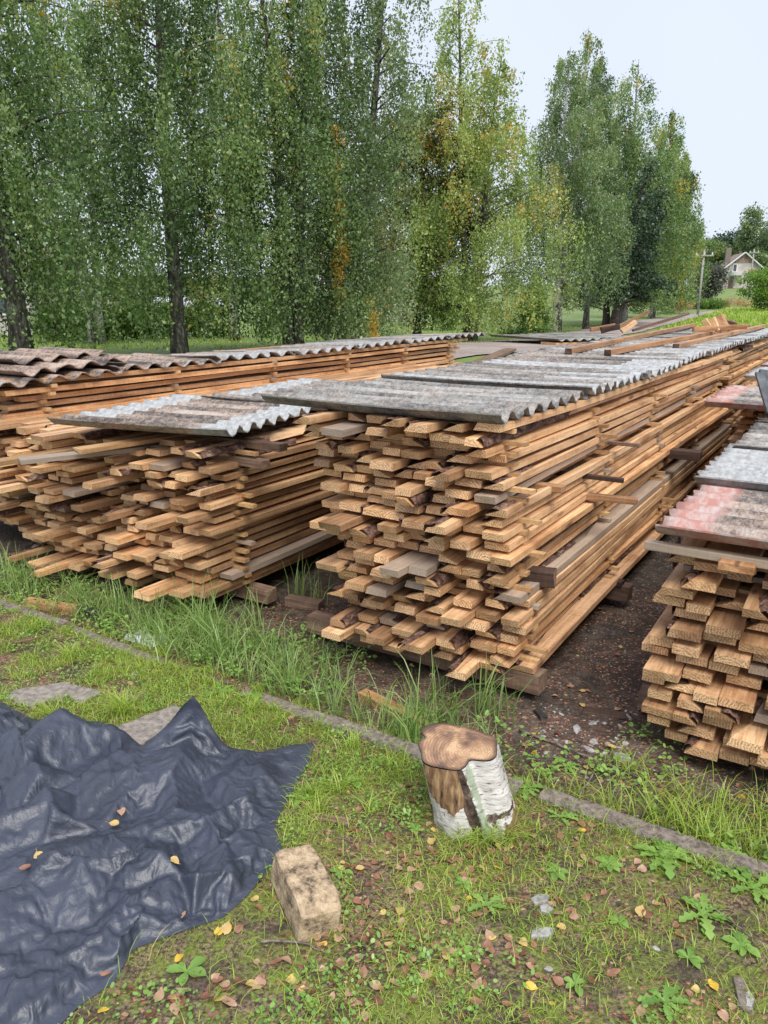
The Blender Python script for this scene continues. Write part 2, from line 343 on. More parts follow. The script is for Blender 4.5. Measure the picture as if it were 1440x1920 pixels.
def stump_mats():
    t = NT('stump_birch_bark'); v = t.tc.outputs['Object']; a = t.noise(t.map(v, (26, 26, 150)), 1, 4, .65); m = t.noise(t.map(v, (10, 10, 15)), 1, 6, .72, .6); gr = t.noise(v, 26, 5, .75)
    xyz = t.n('ShaderNodeSeparateXYZ'); t.l(v, xyz.inputs[0])
    c = t.ramp(a, [(.35, (.07, .06, .055)), (.39, (.40, .37, .34)), (.55, (.6, .58, .55))])
    c = t.mix(t.mapr(m, .56, .63), c, t.mix(t.mapr(gr, .4, .6), (.02, .016, .013), (.12, .08, .06)))
    k = t.n('ShaderNodeAttribute', attribute_name='crack'); f = t.math('ADD', k.outputs['Fac'], t.math('MULTIPLY', t.math('SUBTRACT', gr, .5), 1.6))
    c = t.mix(t.mapr(f, .45, .55), c, t.ramp(gr, [(.4, (.015, .012, .01)), (.55, (.09, .055, .04)), (.7, (.25, .2, .17))]))
    l = t.n('ShaderNodeAttribute', attribute_name='lichen'); f2 = t.math('ADD', l.outputs['Fac'], t.math('MULTIPLY', t.math('SUBTRACT', gr, .5), 1.2))
    c = t.mix(t.mapr(f2, .5, .68, 0, .75), c, (.23, .30, .19))
    wd = t.n('ShaderNodeAttribute', attribute_name='bare'); wv = t.noise(t.map(v, (60, 60, 9)), 1, 4, .65)
    c = t.mix(t.mapr(t.math('ADD', wd.outputs['Fac'], t.math('MULTIPLY', t.math('ADD', t.math('MULTIPLY', t.math('SUBTRACT', m, .5), 1.1), t.math('MULTIPLY', t.math('SUBTRACT', gr, .5), .9)))), .44, .56), c, t.ramp(wv, [(.35, (.05, .027, .016)), (.5, (.21, .12, .06)), (.68, (.42, .28, .15))]))
    t.bump(gr, .5, .005); A = t.done(c, .7)
    t = NT('stump_cut'); v = t.tc.outputs['Object']; wv = t.n('ShaderNodeTexWave', wave_type='RINGS', rings_direction='Z'); wv.inputs['Scale'].default_value = 34; wv.inputs['Distortion'].default_value = 2.2; wv.inputs['Detail'].default_value = 3; wv.inputs['Detail Scale'].default_value = 3
    t.l(t.map(v, (1, 1, 1), loc=(.05, .03, 0)), wv.inputs['Vector']); n = t.noise(v, 9, 4, .6, .5); f = t.noise(v, 150, 3, .7)
    c = t.ramp(t.math('ADD', t.math('MULTIPLY', n, .8), t.math('MULTIPLY', wv.outputs['Fac'], .04)), [(.34, (.13, .08, .06)), (.42, (.3, .17, .1)), (.5, (.5, .32, .18)), (.62, (.62, .45, .28))])
    c = t.mix(t.mapr(f, .5, .7, 0, .5), c, (.13, .08, .05)); e = t.n('ShaderNodeAttribute', attribute_name='rim'); c = t.mix(t.mapr(e.outputs['Fac'], .85, .97, 0, .8), c, (.05, .025, .02))
    t.bump(f, .5, .004); return A, t.done(c, .6)
M['stump_bark'], M['stump_cut'] = stump_mats()
rng = random.Random(11); nr = np.random.RandomState(11)

# ------------------------------------------------------------------ ground
def axis(lo, hi, nlo, nhi, step, grow):
    a = list(np.arange(nlo, nhi, step)); s = step; x = nhi
    while x < hi: a.append(x); s *= grow; x += s
    a.append(hi); s = step; x = nlo-step; b = []
    while x > lo: b.append(x); s *= grow; x -= s
    b.append(lo); return np.array(b[::-1]+a)
gx = axis(-350, 350, -2.8, 3.2, .028, 1.06); gy = axis(-12, 420, 1.0, 5.5, .028, 1.06)
X, Y = np.meshgrid(gx, gy, indexing='ij'); Z = terrain(X, Y)
nx, ny = X.shape; idx = np.arange(nx*ny).reshape(nx, ny)
F4 = np.stack([idx[:-1, :-1], idx[1:, :-1], idx[1:, 1:], idx[:-1, 1:]], -1).reshape(-1, 4)
def dirt_mask(x, y):
    u, v = to_uv(x, y); s = kerb_s(x, y)
    d = smooth(.05, .25, s + .25*(fbm(x, y, 3, 4)-.5))*smooth(-.75, -.35, u+0*v)*0 + smooth(.02, .22, s+.3*(fbm(x, y, 3, 4)-.5))
    return np.clip(d, 0, 1)
def lawn_mask(x, y): return smooth(9, 13, y + 2*(fbm(x, y, .5, 6)-.5))
gme = mesh('ground', np.stack([X, Y, Z], -1), F4, M['ground'], True, attr={'dirt': dirt_mask(X, Y).ravel(), 'lawn': lawn_mask(X, Y).ravel()})
tag(obj('ground', gme), kind='structure')
up = [gt(*p) for p in [(560, 655), (760, 650), (880, 643), (1000, 636), (1100, 617), (1200, 602), (1290, 590), (1400, 577)]]
lo = [g(*p, .2) for p in [(620, 740), (780, 715), (900, 690)]] + [gt(*p) for p in [(1060, 658), (1150, 634), (1240, 612), (1300, 597), (1400, 580)]]
rv = []; n = 8
def resample(P, m):
    P = np.array(P)[:, :2]; L = np.r_[0, np.cumsum(np.linalg.norm(np.diff(P, axis=0), axis=1))]; t = np.linspace(0, L[-1], m)
    return np.stack([np.interp(t, L, P[:, 0]), np.interp(t, L, P[:, 1])], 1)
A = resample(up, 80); B = resample(lo, 80)
G = A[:, None]*(1-np.linspace(0, 1, n))[None, :, None] + B[:, None]*np.linspace(0, 1, n)[None, :, None]
G[:, 0] += (nr.rand(80, 2)-.5)*.25; G[:, -1] += (nr.rand(80, 2)-.5)*.2
Zr = terrain(G[..., 0], G[..., 1])+.03
ii = np.arange(80*n).reshape(80, n); Fr = np.stack([ii[:-1, :-1], ii[:-1, 1:], ii[1:, 1:], ii[1:, :-1]], -1).reshape(-1, 4)
tag(obj('road', mesh('road', np.concatenate([G, Zr[..., None]], -1), Fr, M['road'], True)), kind='structure')

# ------------------------------------------------------------------ timber stacks
BW = {}
def board_mesh(L, w, t, seed, bark):
    """board along +X from 0..L; returns board mesh and optional bark mesh"""
    r = np.random.RandomState(seed); n = max(3, int(L/.22)); xs = np.linspace(0, L, n)
    ce = r.uniform(-.012, .012, 2)
    wl = w/2*(1+.05*np.cumsum(r.uniform(-.3, .3, n))*.3); wr = w/2*(1+.05*np.cumsum(r.uniform(-.3, .3, n))*.3)
    wan = np.zeros(n); side = 1
    if bark:
        wan = np.clip(.35+.25*np.sin(xs*r.uniform(2, 4)+r.uniform(0, 6))+r.uniform(-.12, .12, n), .05, .7) if bark == 1 else np.clip(.8+r.uniform(-.1, .1, n), 0, .95)
        side = r.choice([-1, 1])
    warp = .004*np.sin(xs*r.uniform(.8, 2.2)+r.uniform(0, 6))
    V = []; Fc = []; mi = []
    for i, x in enumerate(xs):
        xo = x + (ce[0] if i == 0 else 0)
        yl, yr = wl[i], -wr[i]
        tl = yl - (w*wan[i] if side > 0 else 0); tr = yr + (w*wan[i] if side < 0 else 0)
        V += [(xo, yr, warp[i]), (xo, yl, warp[i]), (xo+(ce[1] if i == 0 else 0), tl, t+warp[i]), (xo+(ce[1] if i == 0 else 0), tr, t+warp[i])]
    for i in range(n-1):
        a = i*4; b = a+4
        for j in range(4):
            k = (j+1) % 4; Fc.append((a+k, a+j, b+j, b+k)); mi.append(0)
    Fc += [(0, 1, 2, 3), (n*4-1, n*4-2, n*4-3, n*4-4)]; mi += [1, 1]
    bk = None
    if bark:
        x0 = .004 if r.rand() < .8 else r.uniform(.3, 1.6); Lb = x0+r.uniform(.3, 1.25); nb = int((Lb-x0)/.03); m = 6; xb = np.linspace(x0, Lb, nb); P = []
        lo_ = r.uniform(0, .15)
        for i, x in enumerate(xb):
            y0 = np.interp(x, xs, (wl if side > 0 else -wr)); q = np.interp(x, xs, wan)*w*min(1, (Lb-x)/.12+.12)*(1 if x0 < .01 else min(1, (x-x0)/.12+.12)); wz = np.interp(x, xs, warp)
            for j in range(m):
                f = j/(m-1); yy = y0 - side*(f*q*1.02) + side*.006; zz = t*(.12+.88*f**.7) + .006*math.sin(math.pi*f) + r.uniform(-.003, .005) + wz
                if j in (0, m-1): zz -= .004
                P.append((x+r.uniform(-.004, .004), yy+side*(.006*math.sin(math.pi*f)+r.uniform(-.003, .003)), zz))
        Fb = []
        for i in range(nb-1):
            for j in range(m-1):
                a = i*m+j; q = (a, a+1, a+m+1, a+m); Fb.append(q if side < 0 else q[::-1])
        bk = (P, Fb)
    return (V, Fc, mi), bk
variants = []
for k in range(54):
    L = 5.2; bark = (2 if k % 7 == 0 else 1) if k % 5 in (0, 2) else 0
    wd = [.085, .1, .115, .075, .105, .09][k % 6]
    (V, Fc, mi), bk = board_mesh(L, wd, .024, 100+k, bark)
    variants.append(dict(L=L, w=wd, bark=bark, me=mesh('board', V, Fc, [M['wood'], M['wood_end']], False, mi), raw=(V, Fc, mi),
                         bme=mesh('bark', bk[0], bk[1], M['bark'], True) if bk else None, braw=bk))
boards = []      # dicts: stack, layer, col, u, v, z, rz, var, score
sticks = []
def hgt(spec, layer): return spec['z0']+layer*spec['pitch']
def stack(key, u0, v0, width, z0, nl, pitch, seed, jit=.1, thick=1., vshift=lambda z: 0., length=5.2, stick_u=(.15, 1.3, 2.45, 3.6, 4.75), wscale=1., stickout=.05, skip=0, zwarp=None, ushift=lambda z: 0.):
    r = random.Random(seed); base = []
    for ly in range(nl):
        z = z0+ly*pitch; vs = v0+vshift(z)+r.uniform(-.05, .035); v = vs; col = []; lu = r.uniform(-jit*.5, jit*.5)
        while v < v0+vshift(z)+width-.03:
            vi = r.randrange(len(variants)); va = variants[vi]; wd = va['w']*wscale
            gap = r.choice([0.002, .003, .004, .012, .03]) if r.random() < .75 else r.uniform(.03, .06)
            uu = u0+lu+r.gauss(0, jit)*.75+ushift(z)
            if r.random() < .04: uu -= r.uniform(.06, .2)
            col.append(dict(stack=key, layer=nl-ly, u=uu, v=v+wd/2, z=z+r.uniform(0, .0015), rz=r.gauss(0, .006), var=vi, ws=wscale, ts=thick*1.1, ls=length/5.2*r.uniform(.985, 1.0), rx=r.gauss(0, .012), nl=nl))
            v += wd+gap
        for i, b in enumerate(col): b['col'] = len(col)-i; b['ncol'] = len(col)     # counted from the left of the front
        boards.extend(col)
        if ly > 0:
            for j, su in enumerate(stick_u):
                if r.random() < skip: continue
                ln = width+r.uniform(.02, .08); off = r.uniform(-.5, 1)*stickout
                sticks.append(dict(stack=key, layer=nl-ly, col=j, u=u0+su+r.uniform(-.03, .03)+ushift(z), v0=v0+vshift(z)-.015-max(off, 0) - (r.uniform(.03, .09) if r.random() < .16 else 0), ln=ln,
                                   z=z-(pitch-.024*thick), h=pitch-.024*thick-.0006, w=r.uniform(.025, .045), seed=r.randrange(1000)))
# centre stack: near length and far length
cs = lambda z: .055-.17*(1-z/1.1)
stack('tall middle stack', 0, 0.03, .88, .10, 23, .0453, 21, jit=.078, thick=1.14, vshift=cs, ushift=lambda z: -.05*(1-abs(z-.5)))
stack('far middle stack', 5.45, .05, .9, .12, 23, .0448, 22, jit=.06, thick=1.1, vshift=cs, length=4.0, stick_u=(.15, 1.3, 2.45, 3.6))
stack('short middle-left stack', .0, 1.62, .72, .07, 18, .0455, 23, jit=.11, thick=1.12, vshift=lambda z: .02*math.sin(z*6), stick_u=(.2, 1.4, 2.6, 3.8), stickout=.05)
stack('low left stack', .0, 2.5, .82, .07, 18, .0455, 24, jit=.13, thick=1.12, vshift=lambda z: .12*z, stick_u=(.25, 1.5, 2.7, 3.9), stickout=.06)
stack('long left stack', .15, 3.42, 1.0, .10, 20, .051, 25, jit=.12, thick=1.2, length=6.3, stick_u=(.2, 1.35, 2.5, 3.65, 4.8, 5.9), stickout=.04)
stack('right stack', .0, -1.72, 1.12, .045, 14, .050, 26, ushift=lambda z: -.10*(1-z/.75), jit=.06, thick=1.15, wscale=1.05, stick_u=(.16, 1.3, 2.4), stickout=.13, length=3.2)
stack('far right stack', 3.4, -1.75, 1.4, .07, 17, .05, 27, jit=.06, thick=1.1, stick_u=(.2, 1.4, 2.6), length=3.5, stickout=.08)
CAMP = np.array([0, 0, H])
LH = {'right stack': 1.5}
side_right = {}
for b in boards:
    va = variants[b['var']]; wd = va['w']*b['ws']; p = np.array(W(b['u'], b['v'], b['z'])); d2 = ((p-CAMP)**2).sum()
    sc = wd*.05/d2
    last = b['col'] == b['ncol']
    if last and b['stack'] != 'right stack' and b['stack'] != 'far right stack': sc += .12/d2*(.6 if 'low' in b['stack'] else 1)
    if b['stack'] in ('far middle stack', 'far right stack') and not last: sc = 0
    if b['stack'] == 'long left stack' and b['z'] < .8: sc *= .05 if last else .5
    if b['stack'] == 'long left stack' and b['z'] < .62: sc = 0
    if b['stack'] == 'low left stack' and b['col'] < 3: sc *= .35
    if b['stack'] == 'right stack' and b['v'] < -1.08: sc = 0
    b['score'] = sc
order = sorted(range(len(boards)), key=lambda i: -boards[i]['score'])
indiv = set(order[:300])
ORD = 'zeroth first second third fourth fifth sixth seventh eighth ninth tenth eleventh twelfth thirteenth fourteenth fifteenth sixteenth seventeenth eighteenth nineteenth twentieth twenty-first twenty-second twenty-third'.split()
SNM = {'tall middle stack': 'tall middle stack', 'far middle stack': 'far half of the middle stack', 'short middle-left stack': 'short stack left of centre', 'low left stack': 'low left stack', 'long left stack': 'long roofed left stack', 'right stack': 'right-hand stack', 'far right stack': 'far right stack'}
rest = MB(); rest_bark = MB(); rest_end = 0
Rst = Matrix.Rotation(math.pi/2-TH, 4, 'Z')
for i, b in enumerate(boards):
    va = variants[b['var']]; loc = W(b['u'], b['v'], b['z'])
    Mx = Matrix.Translation(loc) @ Matrix.Rotation(math.pi/2-TH+b['rz'], 4, 'Z') @ Matrix.Rotation(b['rx'], 4, 'X') @ Matrix.Diagonal((b['ls'], b['ws'], b['ts'], 1))
    if i in indiv:
        o = obj('board', va['me']); o.matrix_world = Mx
        look = {0: 'sawn pine board', 1: 'bark-edged pine board', 2: 'bark-covered pine board'}[va['bark']]
        tag(o, '%s, %s from left in %s layer down, %s' % (look, ORD[b['col']], ORD[b['layer']], SNM[b['stack']]), 'board', 'boards in the timber stacks')
        if va['bme']:
            c = obj('bark', va['bme'], o)
    else:
        Mi = Matrix.Rotation(-(math.pi/2-TH), 4, 'Z') @ Matrix.Translation(-W(0, 0, 0)) @ Mx
        V, Fc, mi = va['raw']; n0 = len(rest.v); rest.v += [tuple(Mi @ Vector(p)) for p in V]; rest.f += [tuple(q+n0 for q in f) for f in Fc]; rest.m += mi
        if va['braw'] and b['score'] > 0:
            P, Fb = va['braw']; P = np.array(P); n0 = len(rest.v); rest.v += [tuple(Mi @ Vector(p)) for p in P]; rest.f += [tuple(q+n0 for q in f) for f in Fb]; rest.m += [2]*len(Fb)
o = rest.build('stacked_boards', [M['wood'], M['wood_end'], M['bark']]); o.location = W(0, 0, 0); o.rotation_euler = (0, 0, math.pi/2-TH)
tag(o, 'remaining sawn boards packed deep inside and far along the timber stacks', 'boards', kind='stuff')
WT = {'tall middle stack': 1.5, 'far middle stack': .8, 'short middle-left stack': 1., 'low left stack': .25, 'long left stack': .8, 'right stack': 1.3, 'far right stack': .5}
for s in sticks:
    p = W(s['u'], s['v0'], s['z']); s['score'] = WT[s['stack']]/((p-Vector((0, 0, H))).length_squared)*(.1 if s['stack'] == 'long left stack' and s['z'] < .75 else 1)
sticks.sort(key=lambda s: -s['score'])
srest = MB()
for s in sticks[290:]:
    L0 = Matrix.Rotation(math.pi/2-TH, 4, 'Z'); srest.box((s['u']+s['w']/2, s['v0']+s['ln']/2, s['z']+s['h']/2), (s['w']/2, s['ln']/2, s['h']/2))
tag(srest.build('spacer_sticks', M['pale'], loc=W(0, 0, 0), rot=(0, 0, math.pi/2-TH)), 'remaining spacer sticks hidden or far along the timber stacks', 'spacer sticks', kind='stuff')
for s in sticks[:290]:
    r = random.Random(s['seed']); m = MB(); m.box((s['w']/2, s['ln']/2, s['h']/2), (s['w']/2, s['ln']/2, s['h']/2), 0)
    o = m.build('spacer_stick', M['pale']); o.location = W(s['u'], s['v0'], s['z']); o.rotation_euler = (0, 0, math.pi/2-TH+r.uniform(-.02, .02))
    tag(o, 'spacer stick under %s layer down, %s from front, %s' % (ORD[s['layer']], ORD[s['col']+1], SNM[s['stack']]), 'spacer stick', 'spacer sticks between board layers')

def beam(name, p0, p1, w_, h_, mat, label, cat, group=None, endmat=None, roll=0., jit=.03, seed=1, bev=.003):
    """squared timber from p0 to p1 (centre line)"""
    p0 = Vector(p0); p1 = Vector(p1); d = p1-p0; L = d.length; q = d.to_track_quat('X', 'Z'); r = random.Random(seed); m = MB(); n = max(2, int(L/.5)+1); V = []
    for i in range(n+1):
        x = L*i/n
        for (a, b) in ((-1, -1), (1, -1), (1, 1), (-1, 1)): V.append((x+(r.uniform(-.006, .006) if i in (0, n) else 0), a*w_/2*(1+r.uniform(-jit, jit)), b*h_/2*(1+r.uniform(-jit, jit))))
    for i in range(n):
        for j in range(4):
            a = i*4+j; b_ = i*4+(j+1) % 4; m.f.append((b_, a, a+4, b_+4)); m.m.append(0)
    m.f += [(0, 1, 2, 3), (n*4+3, n*4+2, n*4+1, n*4)]; m.m += [1, 1]; m.v = V
    o = m.build(name, [mat, endmat or mat], bevel=bev); o.location = p0; o.rotation_mode = 'QUATERNION'; o.rotation_quaternion = q @ Matrix.Rotation(roll, 4, 'X').to_quaternion()
    return tag(o, label, cat, group)
# bolsters under the stacks
for (u, v0, v1, lab) in [(.1, -.13, 1.08, 'square timber bearer under the front of the tall middle stack'), (1.32, -.17, 1.05, 'square timber bearer under the middle stack beside the dirt aisle, second from front'),
                    (3.4, -.12, 1.0, 'square timber bearer deep under the middle stack'), (4.9, -.1, 1.0, 'square timber bearer under the far end of the middle stack')]:
    beam('bearer', W(u, v0, .05), W(u, v1, .05), .085, .088, M['old'], lab, 'bearer', 'bearers under the stacks', seed=int(u*10))
for (u, v0, v1, lab) in [(.3, 1.5, 2.4, 'timber bearer under the short stack left of centre'), (.3, 2.45, 3.4, 'timber bearer under the low left stack'), (.25, -1.85, -.5, 'timber bearer under the front of the right-hand stack'), (.9, 3.4, 4.5, 'timber bearer under the long roofed left stack')]:
    beam('bearer', W(u, v0, .025), W(u, v1, .025), .08, .078, M['old'], lab, 'bearer', 'bearers under the stacks', seed=int(v1*10))
b0 = W(1.3, -.15, .12)
beam('wood_block', W(1.3, -.13, .105), W(1.3, .1, .105), .06, .03, M['dark'], 'small dark block on the bearer beside the dirt aisle', 'wood block')
# pieces that stick out of the side and the front of the tall middle stack
beam('timber_offcut', W(.27, -.10, .455), W(.1, .5, .455), .085, .066, M['dark'], 'thick dark timber offcut poking out of the front corner of the tall stack', 'offcut', endmat=M['old'], seed=4)
beam('timber_offcut', W(.98, -.245, .655), W(.9, .4, .655), .05, .028, M['beam'], 'brown squared stick poking furthest into the aisle from the tall stack', 'offcut', seed=5)
beam('timber_offcut', W(.95, -.18, .755), W(.95, .4, .755), .035, .02, M['dark'], 'thin dark lath poking out above the brown squared stick', 'offcut', seed=6)
beam('timber_offcut', W(2.62, -.24, .60), W(2.62, .4, .60), .10, .06, M['dark'], 'black timber end poking into the aisle from the middle of the tall stack', 'offcut', seed=7)
beam('timber_offcut', W(1.35, -.15, .86), W(1.35, .3, .86), .03, .018, M['old'], 'grey lath end sticking from the upper side of the tall stack', 'offcut', seed=8)
beam('timber_offcut', W(.12, -.06, .27), W(.1, .3, .27), .04, .02, M['old'], 'grey lath end at the lower front corner of the tall stack', 'offcut', seed=9)
# boards laid loosely across the tops at the left
lb = [(-.5, 2.42, .82, .5, 1.95, .83, 'pale loose board lying aslant under the left roof sheet', M['pale']), (-.55, 2.62, .79, .75, 2.5, .80, 'long pale loose board along the top of the low left stack', M['pale']),
      (-.32, 2.20, .865, .4, 2.05, .875, 'pale new board end jutting out right below the left roof sheet', M['pale']),
      (.2, 1.42, .79, .25, 2.3, .79, 'grey squared timber across the side of the short stack left of centre', M['old']), (.32, 1.40, .86, .3, 2.2, .86, 'upper grey squared timber across the short stack left of centre', M['old'])]
for k, (a, b_, c, d, e, f, l, m_) in enumerate(lb):
    beam('loose_board' if k < 3 else 'cross_timber', W(a, b_, c), W(d, e, f), .09 if k < 3 else .06, .024 if k < 3 else .04, m_, l, 'board' if k < 3 else 'timber', seed=30+k, bev=.001)
beam('support_batten', W(.45, -.05, .80), W(.45, .5, .80), .05, .03, M['beam'], 'short batten sticking out under the roof edge of the tall stack', 'batten')
beam('support_batten', W(-.04, -.53, .765), W(-.05, -1.6, .765), .04, .03, M['pale'], 'pale batten right under the red-edged roof sheet of the right-hand stack', 'batten')
beam('wood_block', W(-.10, -.83, .75), W(.3, -.83, .75), .11, .03, M['beam'], 'wet brown board end lying under the red-edged roof sheet', 'board')

# ------------------------------------------------------------------ roofing sheets
def sheet_me(L, nw=8, pitch=.14, amp=.021, seed=0, bare=None, paint=None, sag=.0, droop=0.):
    if isinstance(bare, (int, float)):
        lim = np.random.RandomState(seed+7).choice([.0, .1, .3, .55, 9.], 40, p=[.3, .2, .2, .17, .13])*bare; pp = pitch; bare = lambda x, y: y < lim[np.clip((x/pp+.5).astype(int), 0, 39)]
    r = np.random.RandomState(seed); nu = nw*10+1; nv = 30; x = np.linspace(0, nw*pitch, nu); y = np.linspace(0, L, nv)
    Xs, Ys = np.meshgrid(x, y, indexing='ij'); Xs = Xs+.006*np.sin(Ys*5+seed)
    Zs = amp*np.cos(2*math.pi*Xs/pitch)+sag*np.sin(math.pi*Ys/L)+.01*np.sin(Xs*2.2+seed)+droop*(1-Xs/(nw*pitch))
    edge = r.uniform(-.006, .006, nu); Ys[:, 0] += edge; Ys[:, -1] += r.uniform(-.01, .01, nu)
    if seed % 3 == 0: k = r.randint(5, nu-12); Ys[k:k+5, 0] += np.array([.015, .035, .05, .03, .01])
    T = np.stack([Xs, Ys, Zs], -1).reshape(-1, 3); Bt = T-np.array([0, 0, .0065]); n = nu*nv
    id_ = np.arange(n).reshape(nu, nv); f = np.stack([id_[:-1, :-1], id_[1:, :-1], id_[1:, 1:], id_[:-1, 1:]], -1).reshape(-1, 4)
    fb = f[:, ::-1]+n; ring = np.r_[id_[:, 0], id_[-1, 1:], id_[::-1, -1][1:], id_[0, ::-1][1:-1]]; rn = np.roll(ring, -1)
    fs = np.stack([ring, ring+n, rn+n, rn], -1)
    bv = np.zeros(n) if bare is None else bare(Xs, Ys).ravel().astype(float); pv = np.zeros(n) if paint is None else paint(Xs, Ys).ravel().astype(float)
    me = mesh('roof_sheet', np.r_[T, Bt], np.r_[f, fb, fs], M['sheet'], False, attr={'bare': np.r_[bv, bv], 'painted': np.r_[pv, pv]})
    me.polygons.foreach_set('use_smooth', np.r_[np.ones(len(f)*2, bool), np.zeros(len(fs), bool)]); return me
def sheet(u, v, z, L, col, label, seed, nw=None, pitch=.14, bare=None, paint=None, rz=0., ry=0., rx=0., sag=0., group='cement roofing sheets on the stacks', droop=0.):
    o = obj('roofing_sheet', sheet_me(L, nw or round(1.12/pitch), pitch, seed=seed, bare=bare, paint=paint, sag=sag, droop=droop))
    o.location = W(u, v, z); o.rotation_euler = (rx, ry, math.pi/2-TH+rz); o.color = (*col, 1)
    return tag(o, label, 'roofing sheet', group)
right_white = lambda w_: (lambda x, y: y < w_)
left_white = lambda w_, L: (lambda x, y: y > L-w_)
Rr = 'middle stack'
cl = [('mottled grey roofing sheet with thick front lip, first on the tall middle stack', (0, .18, 0), None),
      ('grey and rust roofing sheet second from the front of the middle stack', (0, .3, 1), .8),
      ('lichen-spotted roofing sheet with white right end, third on the middle stack', (0, .5, 1), 1.0),
      ('roofing sheet with a wide white strip, fourth on the middle stack', (0, .25, 1), 1.),
      ('dark grey roofing sheet under the near ends of the long battens', (0, .3, 1), .6),
      ('whitish roofing sheet under the long battens, sixth on the middle stack', (0, .1, 1), 1.6),
      ('grey roofing sheet under the battens, seventh on the middle stack', (0, .2, 1), lambda x, y: (y < .3)),
      ('pale roofing sheet near the offcut pile, eighth on the middle stack', (0, .2, 1), lambda x, y: (y < .5)),
      ('pale roofing sheet at the far right end of the middle stack', (0, .2, 1), lambda x, y: (y < .7))]
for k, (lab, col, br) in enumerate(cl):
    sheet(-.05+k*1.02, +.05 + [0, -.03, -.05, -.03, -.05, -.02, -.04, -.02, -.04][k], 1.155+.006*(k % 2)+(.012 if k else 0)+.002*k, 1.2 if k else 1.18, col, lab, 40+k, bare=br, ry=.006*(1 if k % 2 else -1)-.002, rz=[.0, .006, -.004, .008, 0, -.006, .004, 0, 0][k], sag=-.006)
# left-hand cover of the centre/middle-left stack
ml = [(.0, 1.50, .975, 1.1, 'grey-brown mottled roofing sheet with white right end over the short stack', (0, .75, 1), lambda x, y: (y < .22+.25*(x < .1)*0) | ((y > .86) & (x > .16)), .2),
      (.98, 1.42, .985, 1.15, 'roofing sheet with white strip just behind the short stack cover', (0, .4, 1), lambda x, y: (y < .3) | ((y > .95) & (x > .2)), .06),
      (2.0, 1.50, .94, .8, 'rusty grey roofing sheet in the third row over the short stack', (0, .6, 1), lambda x, y: (x < .2), 0),
      (3.0, 1.5, .93, .8, 'brown roofing sheet in the fourth row left of the tall stack', (0, .8, 1), lambda x, y: (y > .9), 0),
      (4.0, 1.5, .93, .8, 'brown roofing sheet at the far end left of the tall stack', (0, .8, 1), lambda x, y: (y > .8), 0)]
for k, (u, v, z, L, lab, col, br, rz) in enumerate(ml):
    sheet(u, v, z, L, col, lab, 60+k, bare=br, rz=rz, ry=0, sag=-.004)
# long left stack
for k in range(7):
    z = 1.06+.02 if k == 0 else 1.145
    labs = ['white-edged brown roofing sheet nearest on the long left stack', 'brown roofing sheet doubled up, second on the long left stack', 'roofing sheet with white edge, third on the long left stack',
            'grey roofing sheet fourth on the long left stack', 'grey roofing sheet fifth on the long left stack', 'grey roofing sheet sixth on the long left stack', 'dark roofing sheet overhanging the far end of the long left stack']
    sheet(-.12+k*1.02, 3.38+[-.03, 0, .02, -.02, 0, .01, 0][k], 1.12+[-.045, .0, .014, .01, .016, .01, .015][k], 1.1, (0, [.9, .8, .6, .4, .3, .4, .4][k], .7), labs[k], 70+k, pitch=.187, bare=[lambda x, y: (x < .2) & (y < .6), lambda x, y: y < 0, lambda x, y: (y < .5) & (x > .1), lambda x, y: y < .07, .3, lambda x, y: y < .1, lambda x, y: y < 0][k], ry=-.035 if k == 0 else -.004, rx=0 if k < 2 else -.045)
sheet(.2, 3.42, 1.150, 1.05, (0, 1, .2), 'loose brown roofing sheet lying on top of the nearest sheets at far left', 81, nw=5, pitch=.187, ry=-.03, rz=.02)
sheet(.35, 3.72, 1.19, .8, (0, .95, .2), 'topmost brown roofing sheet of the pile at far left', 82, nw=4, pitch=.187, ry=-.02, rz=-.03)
# right-hand stack
pt = lambda w_: (lambda x, y: (y > 1.35-w_))
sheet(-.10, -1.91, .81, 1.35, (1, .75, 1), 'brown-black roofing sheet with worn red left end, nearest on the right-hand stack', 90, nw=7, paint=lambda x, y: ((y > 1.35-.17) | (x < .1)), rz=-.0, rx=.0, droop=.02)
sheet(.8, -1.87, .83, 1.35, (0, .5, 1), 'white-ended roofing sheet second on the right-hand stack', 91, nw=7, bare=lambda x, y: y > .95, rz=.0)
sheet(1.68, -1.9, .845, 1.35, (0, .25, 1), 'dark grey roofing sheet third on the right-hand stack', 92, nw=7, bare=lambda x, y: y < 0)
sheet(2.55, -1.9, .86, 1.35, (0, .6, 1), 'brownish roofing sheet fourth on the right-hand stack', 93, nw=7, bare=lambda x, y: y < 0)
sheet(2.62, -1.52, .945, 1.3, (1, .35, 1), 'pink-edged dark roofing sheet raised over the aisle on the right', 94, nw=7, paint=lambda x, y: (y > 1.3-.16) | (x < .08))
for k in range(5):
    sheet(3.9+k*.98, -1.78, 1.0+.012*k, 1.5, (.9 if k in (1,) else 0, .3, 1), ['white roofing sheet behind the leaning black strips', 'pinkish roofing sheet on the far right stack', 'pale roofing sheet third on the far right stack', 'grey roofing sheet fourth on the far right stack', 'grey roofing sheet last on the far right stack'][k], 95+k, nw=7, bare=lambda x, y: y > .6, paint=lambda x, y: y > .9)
# black metal strips leaning at the right edge
for k, (a, b_, lab) in enumerate([((1424, 700), (1446, 775), 'black metal channel leaning at the right edge, nearer one'), ((1431, 695), (1460, 768), 'black metal channel leaning at the right edge, further one')]):
    p0 = g(a[0], a[1], 1.16); p1 = g(b_[0], b_[1], .95); m = MB()
    beam('metal_channel', p0, p1, .05, .02, M['steel'], lab, 'metal strip', 'black metal channels', bev=.002)
